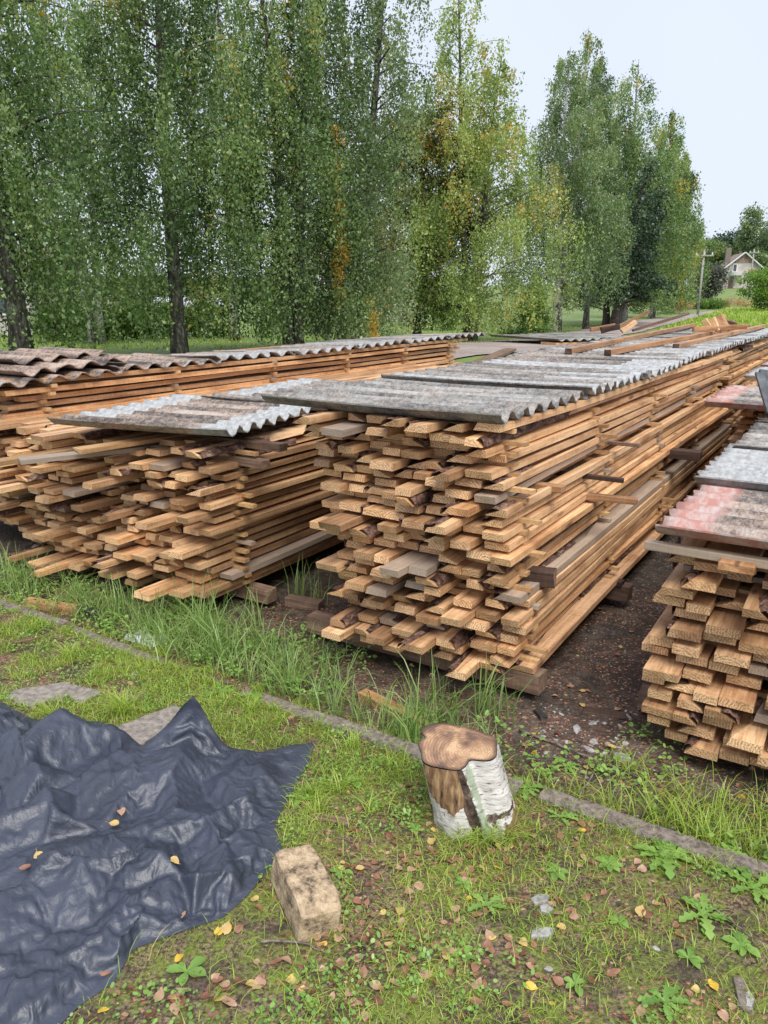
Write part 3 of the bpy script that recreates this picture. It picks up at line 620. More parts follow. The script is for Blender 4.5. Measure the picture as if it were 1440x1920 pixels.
# dark low covered pile beyond
def low_pile():
    p = g(1045, 640, .55); q = g(1196, 635, .55)
    d = (q-p); L = d.length; rz = math.atan2(d.y, d.x)
    e = obj('roofing_sheet', sheet_me(3.0, int(L/.3), pitch=.3, amp=.03, seed=3)); e.location = (p.x, p.y, .58); e.rotation_euler = (0, 0, rz); e.color = (0, .1, 0, 1)
    tag(e, 'dark corrugated cover on the small far board pile beside the road', 'roofing sheet')
    r = random.Random(8)
    t = empty('board_pile', (p.x, p.y, 0), rz); tag(t, 'small far pile of boards under a dark corrugated cover by the road', 'board pile')
    for k in range(4):
        m = MB(); m.box((L*.48+r.uniform(-.1, .1), .25+r.uniform(0, .1), .48-k*.09), (L*.46, .3, .03)); m.build('board', M['wood'], t)
low_pile()
k = 0
for (a, b_, z, w_, h_, m_, lab) in [((876, 690), (957, 655), .55, .25, .05, 'old', 'dark plank lying on the low pile beyond the left stack'), ((905, 688), (1000, 662), .6, .12, .04, 'old', 'thin dark plank beside the low pile beyond the stacks')]:
    beam('old_plank', g(*a, z), g(*b_, z), w_, h_, M[m_], lab, 'plank', seed=60+k); k += 1
sheet(6.0, 1.35, .93, 1.2, (0, .05, 0), 'dark roofing sheet on the low pile between the stacks', 120, rz=.2)
sheet(7.0, 1.45, .95, 1.1, (0, .1, .2), 'dark roofing sheet further back on the low pile between the stacks', 121, rz=.1)
# long battens and offcuts on the roof
for k, (a, b_, c, d, w_, h_, lab) in enumerate([(3.08, .86, 9.2, 1.12, .055, .042, 'long brown batten laid on the roof, left one'), (3.08, .56, 9.0, .38, .055, .042, 'long brown batten laid on the roof, middle one'),
                             (4.15, .30, 9.3, .22, 0.055, .042, 'long brown batten laid on the roof, right one')]):
    beam('roof_batten', W(a, b_, 1.215), W(c, d, 1.24), w_, h_, M['beam'], lab, 'batten', 'long battens on the roof', endmat=M['dark'], seed=70+k)
off = [((1125, 640), (1160, 632), 'dark', .07, .08, 'black short offcut at the left of the pile on the roof'), ((1105, 648), (1150, 640), 'beam', .06, .06, 'brown block lowest in the offcut pile on the roof'),
       ((1150, 640), (1216, 607), 'pale', .05, .05, 'pale split offcut leaning in the pile on the roof'), ((1165, 630), (1192, 612), 'wood', .09, .06, 'orange block standing in the pile on the roof'),
       ((1185, 640), (1290, 608), 'old', .06, .04, 'long grey offcut slanting across the pile on the roof'), ((1322, 608), (1330, 622), 'pale', .07, .09, 'upright pale offcut nearest the grey slab'),
       ((1338, 604), (1346, 628), 'wood', .09, .07, 'upright yellow offcut in the middle of the pile'), ((1352, 602), (1358, 626), 'beam', .12, .1, 'thick upright split block beside the yellow offcut'),
       ((1368, 600), (1380, 612), 'old', .2, .04, 'flat grey slab lying behind the upright offcuts'), ((1300, 618), (1400, 612), 'beam', .07, .07, 'reddish long block at the right of the offcut pile')]
for k, (a, b_, m_, w_, h_, lab) in enumerate(off):
    d = 8.6+(k % 3)*.4
    def pd(px, py, dd=d):
        r_ = ray(px, py); t_ = dd/r_[1]; p = Vector((r_[0]*t_, dd, H+r_[2]*t_)); return p
    w_ *= .75; h_ *= .75; p, q = pd(*a), pd(*b_); lowz = 1.235+h_/2; sh = max(0, lowz-min(p.z, q.z)); p.z += sh; q.z += sh
    if k in (5, 6, 7): p.y += .05
    beam('wood_offcut', p, q, w_, h_, M[m_], lab, 'offcut', 'offcut pile on the roof', seed=80+k, jit=.2)

# ------------------------------------------------------------------ trees
def leaf_quads(P, A_, size, wf=.62):
    """P centres (n,3), A_ unit axes; returns verts, faces"""
    n = len(P); Rn = nr.normal(size=(n, 3)); Bv = np.cross(A_, Rn); Bv /= np.linalg.norm(Bv, axis=1)[:, None]+1e-9
    s = size[:, None]; a = A_*s; b = Bv*s*wf*.5
    V = np.stack([P-a*.5, P-a*.08+b, P+a*.5, P-a*.08-b], 1).reshape(-1, 3)
    return V, np.arange(n*4).reshape(n, 4)
def prof_birch(t): return np.clip(np.minimum((t+.12)*4.5, 1.05)*(1-t)**.62, 0.05, 1)
def prof_round(t): return np.sqrt(np.clip(1-(2*t-1)**2, .03, 1))
def prof_cone(t): return np.clip(1-t, .04, 1)*1.0
def limb(p0, p1, bend, n=6):
    t = np.linspace(0, 1, n)[:, None]; return (1-t)*np.array(p0)+t*np.array(p1)+np.array([0, 0, bend])*np.sin(t*math.pi)
def tree(name, base, Ht, Rr, nleaf, lsize, lmat, tmat, label, seed, h0=.12, trunk_r=.16, prof=prof_birch, weep=1., strand=1.1, nb=60, tint=.4, yel=.0, stems=1, lean=(0, 0), flat=.8, group='trees behind the timber stacks', per=22, crown_off=(0, 0), spread=.3, ystr=None, zmin=.25):
    global nr
    if Ht < 3: zmin = .02
    nr = np.random.RandomState(seed); r = random.Random(seed)
    root = empty(name, base); tag(root, label, 'tree' if 'shrub' not in name and 'bush' not in name else 'bush', group)
    tm = MB(); limbs = []; cents = []
    tops = []
    for s in range(stems):
        a = r.uniform(0, 6.28); off_ = .0 if stems == 1 else trunk_r*.9
        bx, by = off_*math.cos(a+s*6.28/stems), off_*math.sin(a+s*6.28/stems)
        hs = Ht*(1 if s == 0 else r.uniform(.8, .95)); tx, ty = lean[0]+bx*6+r.uniform(-.2, .2)+crown_off[0], lean[1]+by*6+r.uniform(-.2, .2)+crown_off[1]
        n = 12; pts = []; ph = r.uniform(0, 6)
        for i in range(n):
            f = i/(n-1); pts.append((bx+tx*f**1.3+.12*trunk_r*6*math.sin(f*5+ph)*f, by+ty*f**1.3+.1*trunk_r*5*math.cos(f*4+ph)*f, -.15+(hs+.0)*f*.97))
        rr = [trunk_r/(stems**.4)*(1.35 if i == 0 else 1)*(1-i/(n-1))**.8+.008 for i in range(n)]
        tm.tube(pts, rr, 10); tops.append((np.array(pts), hs))
    bm = MB(); SP = []; 
    for k in range(nb):
        pts, hs = tops[k % stems]; t = (k+.5)/nb; t = t**.9; hb = hs*(h0+(.985-h0)*t)
        f = hb/hs; p0 = np.array([np.interp(f, np.linspace(0, 1, len(pts)), pts[:, j]) for j in range(3)])
        az = k*2.399+r.uniform(-.5, .5); Lb = Rr*float(prof(np.array(t)))*r.uniform(.6, 1.15)
        rise = Lb*(.55*flat if weep else .15)*r.uniform(.5, 1.2)*(1 if t > .15 else .4)
        p1 = p0+np.array([math.cos(az)*Lb, math.sin(az)*Lb, rise-(.1*Lb if weep > .5 else 0)])
        lp = limb(p0, p1, .12*Lb); limbs.append(lp)
        bm.tube(lp, [max(.006, .028*trunk_r/.16*(1-i/5.5)*(Lb/Rr+.3)) for i in range(6)], 5, cap=False)
        SP.append((lp, Lb, t))
    ns = int(nleaf/per); wts = np.array([max(q[1], .15*Rr)**1.25 for q in SP]); wts /= wts.sum(); ch = nr.choice(nb, ns, p=wts)
    SS = []; SL = []; ST = []
    btint = nr.normal(0, .15, nb)
    for c in ch:
        lp, Lb, t = SP[c]; f = .2+.85*nr.rand()**.7; i0 = min(f, 1)*5; a = int(min(i0, 4)); p = lp[a]+(lp[a+1]-lp[a])*(i0-a)
        cs_ = nr.normal(0, spread*(.25+.5*Lb/Rr)*Rr*.3, 3)*np.array([1, 1, .75]); SS.append(p+cs_); L_ = strand*(.35+.9*nr.rand())*(.45+.65*(1-t) if weep > .5 else 1); SL.append(L_)
        ST.append(tint+btint[c]+nr.normal(0, .05)+.08*t)
    for (a_, b_, c_) in (ystr or []):
        dd_ = base.y-Rr*.8; q0 = ray(a_, b_); q1 = ray(a_+6, c_); A0 = q0*(dd_/q0[1]); A1 = q1*(dd_/q1[1]); L0 = A0[2]-A1[2]; kk = int(max(4, L0/.25))
        for j in range(kk*3):
            f_ = nr.rand(); pp = A0+(A1-A0)*f_+np.array([0, 0, H])-np.array(base); SS.append(pp+nr.normal(0, .05, 3)); SL.append(.35); ST.append(1.3)
    ns = len(SS); SS = np.array(SS); SL = np.array(SL); ST = np.array(ST)
    if yel: ys = nr.rand(len(ST)) < yel; ST[ys] = 1.02
    tt = nr.rand(ns, per); ph = nr.rand(ns, 1)*6.28; sw = .07*SL[:, None]
    if weep > .5:
        sx = SS[:, None, 0]+sw*np.sin(tt*2.2+ph)*tt*1.3; sy = SS[:, None, 1]+sw*np.cos(tt*2+ph)*tt*1.3; sz = SS[:, None, 2]-SL[:, None]*tt
        jt = lsize*.75
    else:
        dd = nr.normal(size=(ns, 3)); dd[:, 2] = dd[:, 2]*.45-.1; dd /= np.linalg.norm(dd, axis=1)[:, None]
        sx, sy, sz = [SS[:, None, j]+dd[:, None, j]*SL[:, None]*tt*.6 for j in range(3)]; jt = lsize*1.3
    P = np.stack([sx, sy, sz], -1)+nr.normal(0, jt, (ns, per, 3)); P = P.reshape(-1, 3); T = np.repeat(ST, per)
    ok = P[:, 2] > zmin*(.7+.6*vnoise(P[:, 0], P[:, 1], 1.1)); P = P[ok]; T = T[ok]
    ax = nr.normal(0, .75, P.shape); ax[:, 2] -= 1.0*weep; ax /= np.linalg.norm(ax, axis=1)[:, None]
    V, Fq = leaf_quads(P, ax, lsize*np.clip(np.exp(nr.normal(-.08, .33, len(P))), .45, 1.9), .66)
    obj('trunk', tm.mesh('trunk', tmat, True), root); br = obj('branches', bm.mesh('branches', tmat, True), root)
    obj('crown', mesh('crown', V, Fq, lmat, False, attr={'tint': np.repeat(T, 4)}), root)
    return root
T_ = [
 # px, dist, height, radius, leaves, leafsize, ...
 dict(n='birch_tree', px=45, d=14, Ht=9.5, Rr=2.3, nl=72000, ls=.06, lm='birch_leaf', tm='birch_old', lab='near weeping birch at the left edge with a dark rough trunk', h0=.13, tr=.19, nb=80, tint=.38, yel=.002, strand=2.0, stems=1),
 dict(n='birch_tree', px=338, d=16, Ht=10, Rr=2.0, nl=68000, ls=.06, lm='birch_leaf', tm='birch_old', lab='birch with bare dark lower trunk rising behind the left roof', h0=.17, tr=.15, nb=80, tint=.36, yel=.002, strand=1.7, stems=1),
 dict(n='birch_tree', px=548, d=18, Ht=10.5, Rr=2.1, nl=74000, ls=.06, lm='birch_leaf', tm='birch_old', lab='weeping birch hanging almost to the roof left of the yellow strands', h0=.1, tr=.15, nb=90, tint=.38, yel=.004, strand=2.1, stems=2),
 dict(n='birch_tree', px=655, d=19, Ht=11, Rr=1.75, nl=84000, ls=.058, lm='birch_leaf_cool', tm='birch_old', lab='tall weeping birch with a long yellow strand, left of the brown-leaved tree', h0=.08, tr=.16, nb=100, tint=.5, yel=.003, strand=2.1, stems=2, ys=[(630, 215, 560), (640, 380, 470), (695, 560, 625), (505, 60, 160), (530, 90, 130)]),
 dict(n='birch_tree', px=180, d=21, Ht=11, Rr=2.6, nl=32000, ls=.072, lm='birch_leaf', tm='birch', lab='birch with pale stems filling the gap between the two left trees', h0=.2, tr=.14, nb=70, tint=.36, yel=.006, strand=1.4, stems=2),
 dict(n='birch_tree', px=440, d=24, Ht=12, Rr=1.8, nl=13000, ls=.09, lm='birch_leaf_cool', tm='birch', lab='birch standing further back in the bright gap left of centre', h0=.42, tr=.14, nb=60, tint=.4, yel=.01, strand=1.2, stems=1),
 dict(n='broadleaf_tree', px=782, d=25, Ht=6.9, Rr=2.0, nl=36000, ls=.085, lm='brown_leaf', tm='trunk_brown', lab='dark broadleaf tree turning brown between the tall birches', h0=.08, tr=.13, nb=90, tint=.5, yel=0, strand=.5, weep=.3, stems=1, prof='round'),
 dict(n='birch_tree', px=880, d=24, Ht=10.0, Rr=2.9, nl=70000, ls=.066, lm='birch_leaf_yellow', tm='birch_old', lab='tall yellow-green birch with dark trunk beside the gravel area', h0=.1, tr=.14, nb=110, tint=.46, yel=.003, strand=1.3, stems=2, co=(-.1, 0)),
 dict(n='round_shrub', px=990, d=27, Ht=2.3, Rr=.85, nl=14000, ls=.05, lm='bush_leaf', tm='trunk_brown', lab='dense conical shrub between the yellow-green birch and the next birch', h0=.02, tr=.05, nb=60, tint=.25, yel=0, strand=.3, weep=.2, prof='cone'),
 dict(n='birch_tree', px=1040, d=33, Ht=11.9, Rr=2.8, nl=62000, ls=.08, lm='birch_leaf_cool', tm='birch', lab='grey-green birch with leaning pale stems right of the conical shrub', h0=.14, tr=.17, nb=90, tint=.42, yel=.002, strand=1.5, stems=2, zm=.8),
 dict(n='birch_tree', px=1098, d=36, Ht=11.8, Rr=1.7, nl=30000, ls=.085, lm='birch_leaf_cool', tm='birch_old', lab='slim birch with darker top behind the grey-green one', h0=.3, tr=.13, nb=70, tint=.3, yel=.002, strand=1.0, stems=1),
 dict(n='spruce_tree', px=1143, d=40, Ht=8.0, Rr=2.6, nl=30000, ls=.13, lm='spruce_leaf', tm='trunk_brown', lab='dark spruce with three bare dark trunks beside the road', h0=.13, tr=.3, nb=110, tint=.45, yel=0, strand=.8, weep=.4, prof='cone', stems=3, flat=-.3, zm=1.3),
 dict(n='birch_tree', px=1172, d=44, Ht=13.4, Rr=3.7, nl=70000, ls=.10, lm='birch_leaf', tm='birch', lab='broad birch overhanging the road right of the spruce', zm=.9, h0=.12, tr=.2, nb=90, tint=.42, yel=.002, strand=2.0, stems=2),
 dict(n='birch_tree', px=1222, d=54, Ht=13.6, Rr=3.2, nl=40000, ls=.12, lm='birch_leaf', tm='birch', lab='birch with yellowing side beyond the broad birch', h0=.08, tr=.2, nb=80, tint=.48, yel=.01, strand=2.0, stems=1),
 dict(n='birch_tree', px=1258, d=66, Ht=13.0, Rr=2.6, nl=24000, ls=.14, lm='birch_leaf', tm='birch', lab='last birch of the row, next to the utility pole', h0=.08, tr=.2, nb=70, tint=.5, yel=.03, strand=2.2, stems=1),
]
for i, q in enumerate(T_):
    tree(q['n'], at(q['px'], q['d']), q['Ht'], q['Rr'], q['nl'], q['ls'], M[q['lm']], M[q['tm']], q['lab'], 300+i, h0=q['h0'], trunk_r=q['tr'], nb=q['nb'], tint=q['tint'], yel=q['yel'], strand=q['strand'], weep=q.get('weep', 1.), stems=q.get('stems', 1),
         prof={'round': prof_round, 'cone': prof_cone}.get(q.get('prof'), prof_birch), flat=q.get('flat', .8), crown_off=q.get('co', (0, 0)), ystr=q.get('ys'), zmin=q.get('zm', .25))
# a long yellow strand hanging in the tall birch
far = [(1393, 165, 16.5, 4.2, 9000, 'birch_leaf_cool', 'open tall birch behind the distant house'), (1434, 160, 15.5, 3.8, 7000, 'birch_leaf_cool', 'tall birch at the right edge beyond the house'), (1344, 175, 11.5, 4.0, 6000, 'spruce_leaf', 'round dark tree left of the distant house'),
       (1368, 185, 13.0, 3.5, 5000, 'spruce_leaf', 'pointed dark tree behind the house chimney'), (1318, 170, 9.5, 4.5, 6000, 'birch_leaf', 'green tree behind the utility pole'), (1422, 178, 9, 5.5, 6000, 'spruce_leaf', 'dark low tree right of the distant house')]
for i, (px, d, Ht, Rr, nl, lm, lab) in enumerate(far):
    tree('distant_tree', at(px, d), Ht, Rr, nl, .42, M[lm], M['birch'], lab, 340+i, h0=.12, trunk_r=.2, nb=50, tint=.4, strand=1.2, weep=.4, prof=prof_round if i > 1 else prof_birch, group='trees round the distant house')
tree('plum_bush', at(1326, 118), 4.6, 2.7, 7000, .3, M['plum_leaf'], M['trunk_brown'], 'grey-purple bushy fruit tree left of the distant house', 360, h0=.1, nb=50, tint=.5, strand=.8, weep=.2, prof=prof_round, group='bushes in the far garden')
tree('round_bush', at(1443, 70), 3.6, 2.4, 12000, .17, M['bush_leaf'], M['trunk_brown'], 'big bright green bush at the right edge', 361, h0=.02, nb=60, tint=.5, strand=.6, weep=.2, prof=prof_round, group='bushes in the far garden')
for i, (px, d, h_, r_) in enumerate([(1302, 84, .85, .75), (1313, 84, .9, .8), (1324, 84.5, .9, .8), (1335, 84, .85, .8), (1348, 85, .85, .7)]):
    tree('clipped_shrub', at(px, d), h_, r_, 1500, .13, M['bush_leaf'], M['trunk_brown'], '%s of the clipped green shrubs beside the far road, from the left' % ORD[i+1], 370+i, h0=.02, trunk_r=.03, nb=20, tint=.35, strand=.2, weep=.2, prof=prof_round, group='clipped shrubs by the far road')
for i, (px, d, h_, r_) in enumerate([(1262, 72, 1.0, .8), (1275, 73, 1.1, .7), (1290, 80, 1.2, .7), (1308, 92, 1.1, .9), (1330, 94, 1.0, .9), (1350, 94, 1.3, 1.0), (1366, 94, 1.4, 1.1), (1384, 92, 1.7, .9), (1398, 92, 1.2, 1.0)]):
    tree('flowering_shrub', at(px, d), h_*.7, r_, 900, .11, M['flower'], M['trunk_brown'], '%s flowering shrub from the left in the far garden' % ORD[i+1], 380+i, h0=.02, trunk_r=.03, nb=20, tint=.1+.055*i, strand=.25, weep=.2, prof=prof_round, group='flowering shrubs in the far garden')
# ------------------------------------------------------------------ behind the left trees
def strip_leaves(name, pts, h, depth, n, size, mat, label, cat, seed, tint=.4, kind=None):
    global nr
    nr = np.random.RandomState(seed); P = np.array(resample(pts, 200)); k = nr.randint(0, 200, n); hn = h*(.75+.45*fbm(P[k, 0], P[k, 1], .9, seed))
    z = nr.rand(n)**.8*hn; b = terrain(P[k, 0], P[k, 1]); rr = depth*.5*np.sqrt(np.clip(1-(z/hn)**3, .1, 1)); X_ = np.stack([P[k, 0]+nr.uniform(-1, 1, n)*rr, P[k, 1]+nr.uniform(-1, 1, n)*rr, b+z], 1)
    ax = nr.normal(0, 1, (n, 3)); ax[:, 2] += .8; ax /= np.linalg.norm(ax, axis=1)[:, None]; V, Fq = leaf_quads(X_, ax, size*(.6+.8*nr.rand(n)))
    o = obj(name, mesh(name, V, Fq, mat, attr={'tint': np.repeat(np.full(n, tint)+nr.normal(0, .06, n), 4)})); return tag(o, label, cat, kind=kind)
for i in range(13):
    px = 95+i*27; d = 23+i*.3
    tree('hedge_shrub', at(px, d), 1.1+.12*(i % 3), .42, 3600, .06, M['bush_leaf'], M['trunk_brown'], '%s shrub from the left in the green hedge behind the left roof' % ORD[i+1], 400+i, h0=.02, trunk_r=.03, nb=26, tint=.3, strand=.22, weep=.1, prof=prof_round, group='hedge shrubs behind the left roof')
for i, px in enumerate((545, 580, 615, 700, 840)):
    tree('hedge_shrub', at(px, 31+i), 1.5, .9, 3600, .09, M['bush_leaf'], M['trunk_brown'], 'low green bush %s' % ['behind the left weeping birch', 'between the two weeping birches', 'right of the pale far wall', 'under the tall weeping birch', 'beyond the dark broadleaf trunk'][i], 410+i, h0=.02, trunk_r=.03, nb=26, tint=.4, strand=.3, weep=.1, prof=prof_round, group='low bushes beyond the birches')
strip_leaves('far_wood', [(-110, 150), (-60, 160), (-20, 170), (20, 175)], 5.5, 10, 26000, .8, M['brown_leaf'], 'dull distant wood seen low between the birch trunks', 'wood', 7, .3, 'stuff')
def building(px0, px1, d, z1, mat, label, roofm, rh=1.2, dep=6, name='shed'):
    a = at(px0, d); b = at(px1, d); root = empty(name, a); tag(root, label, 'building'); L = b.x-a.x; h_ = z1
    m = MB(); m.box((L/2, dep/2, h_/2-.2), (L/2, dep/2, h_/2+.2)); m.build('wall', mat, root)
    r_ = MB(); e = .25; zz = h_+.01
    r_.add([(-e, -e, zz), (L+e, -e, zz), (L+e, dep+e, zz), (-e, dep+e, zz), (-e, dep/2, zz+rh), (L+e, dep/2, zz+rh)], [(0, 1, 5, 4), (2, 3, 4, 5), (0, 4, 3), (1, 2, 5), (3, 2, 1, 0)]); r_.build('roof', roofm, root)
    nw = max(1, int(L/2.2))
    for k in range(nw):
        wn = MB(); cx = L*(k+.5)/nw; wn.box((cx, -.03, h_*.55), (.42, .04, .5)); wo = wn.build('window', M['white'], root); gl = MB(); gl.box((cx, -.075, h_*.55), (.34, .008, .42)); gl.build('pane', M['glass'], wo)
    return root
building(-160, 62, 30, 2.2, M['plaster'], 'white-walled house mostly hidden behind the left trees', M['roof_tile'])
building(165, 232, 36, .9, M['brick'], 'low brick outbuilding between the two left trunks', M['roof_tile'], .3, 3)
building(552, 612, 42, 3.0, M['white'], 'pale house wall seen between the hanging birch strands', M['roof_tile'])
building(690, 790, 50, 2.6, M['plaster'], 'beige shed behind the tall birch', M['roof_tile'])
def greenhouse(px0, px1, d, lab):
    a = at(px0, d); b = at(px1, d); L = b.x-a.x; m = MB(); n = 10; V = []; 
    for x in (0, L): V += [(x, 1.1-1.1*math.cos(math.pi*i/n), 1.35*math.sin(math.pi*i/n)) for i in range(n+1)]
    m.add(V, [(i, i+1, n+2+i, n+1+i) for i in range(n)]+[tuple(range(n, -1, -1)), tuple(range(n+1, 2*n+2))])
    root = empty('greenhouse', a); m.build('cover', M['plastic_pale'], root, True); tag(root, lab, 'greenhouse', 'pale greenhouses behind the hedge')
    f = MB()
    for x in np.linspace(0, L, 6): f.tube([(x, 1.1-1.12*math.cos(math.pi*i/n), 1.37*math.sin(math.pi*i/n)) for i in range(n+1)], .02, 5)
    f.build('frame', M['steel'], root)
greenhouse(278, 345, 29, 'left pale film greenhouse behind the hedge'); greenhouse(352, 405, 30, 'right pale film greenhouse behind the hedge')
beam('bench_plank', at(1098, 30)+Vector((0, 0, .25)), at(1160, 30)+Vector((0, 0, .25)), .4, .08, M['dark'], 'low dark plank bench on the lawn under the spruce', 'bench')
# ------------------------------------------------------------------ distant house, poles
def house():
    d = 150; a = at(1352, d); s = d/F
    root = empty('house', a, R(-12)); tag(root, 'distant pale gabled house with brown shingled roof on the hill', 'house', None)
    Wd = 6.2; Dp = 9; hw = 3.7; hr = 6.3
    def gab(x, y0, y1, w2, z0, z1): return 0
    m = MB(); m.add([(0, 0, -1), (Wd, 0, -1), (Wd, Dp, -1), (0, Dp, -1), (0, 0, hw), (Wd, 0, hw), (Wd, Dp, hw), (0, Dp, hw), (Wd/2, 0, hr-.1), (Wd/2, Dp, hr-.1)],
                    [(0, 1, 5, 8, 4), (2, 3, 7, 9, 6), (1, 2, 6, 5), (3, 0, 4, 7), (3, 2, 1, 0)]); m.build('wall', M['plaster'], root)
    m = MB(); m.add([(Wd*.13, -.04, 4.55), (Wd*.87, -.04, 4.55), (Wd/2, -.04, hr-.15), (Wd*.13, -.001, 4.55), (Wd*.87, -.001, 4.55), (Wd/2, -.001, hr-.15)], [(0, 1, 2), (0, 3, 4, 1), (1, 4, 5, 2), (2, 5, 3, 0)]); m.build('gable_boarding', M['roof_tile'], root)
    rf = MB()
    for sx in (-1, 1):
        x0 = Wd/2+sx*(Wd/2+.7); 
        V = [(Wd/2, -.5, hr), (x0, -.5, hw-.55), (x0, Dp+.5, hw-.55), (Wd/2, Dp+.5, hr)]; rf.add(V+[(x, y, z+.15) for x, y, z in V], [(0, 1, 2, 3), (7, 6, 5, 4), (0, 4, 5, 1), (1, 5, 6, 2), (2, 6, 7, 3), (3, 7, 4, 0)])
    ro = rf.build('roof', M['roof_tile'], root)
    tr = MB()
    for sx in (-1, 1): tr.tube([(Wd/2, -.56, hr+.1), (Wd/2+sx*(Wd/2+.7), -.56, hw-.45)], .12, 4)
    tr.build('gable_trim', M['white'], root)
    m = MB(); m.box((.55, 1.6, hr-.3), (.45, .4, 1.3)); m.build('chimney', M['concrete'], ro)
    m = MB(); m.box((Wd+2.0, 5.2, hw-.6), (1.6, 1.5, .7)); m.build('dormer', M['roof_tile'], ro)
    for (cx, cz, w2, h2) in ((Wd*.27, 3.7, .38, .75), (Wd*.62, 1.0, .5, .6)):
        if cz < 2: continue
        m = MB(); m.box((cx, -.05, cz), (w2, .06, h2)); wo = m.build('window', M['white'], root); m = MB(); m.box((cx, -.12, cz), (w2*.7, .02, h2*.8)); m.build('pane', M['glass'], wo)
    m = MB(); m.tube([(Wd*.3, -.3, 2.35), (Wd*.3, -.3, 2.95)], [1.0, 1.15], 16); m.build('balcony', M['white'], root)
    m = MB(); m.box((Wd*.2, -.06, .8), (.42, .07, 1.25)); do = m.build('door', M['door'], root); m = MB(); m.box((Wd*.2+.3, -.16, .8), (.04, .03, .1)); m.build('handle', M['steel'], do)
    m = MB(); m.box((Wd/2, -.09, -.45), (Wd/2+.05, .08, .5)); m.build('plinth', M['brick'], root)
house()
def pole(px, d, h_, lab, lamp=False, r0=.13):
    root = empty('utility_pole', at(px, d)); tag(root, lab, 'utility pole', 'utility poles'); m = MB(); m.tube([(0, 0, -.2), (0, 0, h_)], [r0, r0*.7], 8); m.build('pole', M['pole'], root, True)
    m = MB(); m.box((0, -.1, h_-.5), (.7, .05, .05)); m.build('crossarm', M['pole'], root)
    m = MB()
    for x in (-.6, 0, .6): m.tube([(x, -.1, h_-.45), (x, -.1, h_-.25)], .05, 6)
    m.build('insulators', M['white'], root)
    if lamp: m = MB(); m.box((0, -.2, h_*.55), (.35, .05, .4)); m.build('sign', M['red_sign'], root)
pole(1308, 62, 4.9, 'grey utility pole beside the last birch of the row', r0=.10)
pole(1401, 118, 7.2, 'thin utility pole standing in front of the distant house', True, .12)
# ------------------------------------------------------------------ kerb, slabs and loose timber on the ground
KL = float(np.linalg.norm(KB-KA))
kpos = -1.1; r = random.Random(3)
klab = ['far left beside the dark timber', 'left end under the tall grass', 'left of centre beside the long grass', 'behind the raised corner of the black sheet', 'middle, left of the birch stump', 'right of the birch stump', 'lower right with a crack at its end', 'at the right edge beneath the weeds']
for k in range(7):
    L = .82; c = KA+KD*(kpos+L/2); kpos += L+.014+(.06 if k == 4 else 0)
    m = MB(); n = 14; V = []
    for i in range(n+1):
        x = -L/2+L*i/n
        for (a, b) in ((-1, -1), (-1, .7), (-.8, 1), (.8, 1), (1, .75), (1, -1)):
            V.append((x, a*.034*(1+r.uniform(-.06, .06)), b*.05+r.uniform(-.003, .003)))
    F_ = [(i*6+j, i*6+(j+1) % 6, (i+1)*6+(j+1) % 6, (i+1)*6+j) for i in range(n) for j in range(6)]+[tuple(range(5, -1, -1)), tuple(n*6+j for j in range(6))]
    m.add(V, F_); o = m.build('kerb_stone', M['concrete']); o.location = (c[0], c[1], float(terrain(c[0], c[1]))-.036+r.uniform(-.011, .008)); o.rotation_euler = (r.uniform(-.12, .12), r.uniform(-.014, .014), math.atan2(KD[1], KD[0])+r.uniform(-.022, .022))
    tag(o, 'worn concrete kerb stone %s' % klab[k], 'kerb stone', 'kerb stones along the edge of the yard')
def slab(pxs, lab, h=.02):
    m = MB(); P = [g(*p) for p in pxs]; c = sum(P, Vector())/len(P); rr = random.Random(lab); ring = []
    for i, p in enumerate(P):
        q = P[(i+1) % len(P)]
        for f in (0, .25, .5, .75): ring.append(p.lerp(q, f)-c+Vector((rr.uniform(-.006, .006), rr.uniform(-.006, .006), 0)))
    n = len(ring); z = float(terrain(c.x, c.y)); V = [(p.x, p.y, -.05) for p in ring]+[(p.x, p.y, h-.004) for p in ring]+[(p.x*.97, p.y*.97, h) for p in ring]
    m.add(V, [(i, (i+1) % n, n+(i+1) % n, n+i) for i in range(n)]+[(n+i, n+(i+1) % n, 2*n+(i+1) % n, 2*n+i) for i in range(n)]+[tuple(range(2*n, 3*n))])
    o = m.build('paving_slab', M['slab'], loc=(c.x, c.y, z)); tag(o, lab, 'paving slab', 'sunken paving slabs by the black sheet'); return [(p.x, p.y) for p in P]
HOLES = []
HOLES.append(slab([(10, 1318), (25, 1300), (125, 1285), (160, 1300), (60, 1330)], 'sunken grey slab at the far left above the black sheet', .012))
HOLES.append(slab([(105, 1300), (140, 1287), (195, 1300), (150, 1322)], 'small broken slab between two grass tufts above the black sheet', .012))
HOLES.append(slab([(215, 1365), (330, 1322), (350, 1335), (275, 1400), (230, 1395)], 'slab next to the raised corner of the black sheet', .016))
def gb(px, py, dz=0.): p = gt(px, py); p.z += dz; return p
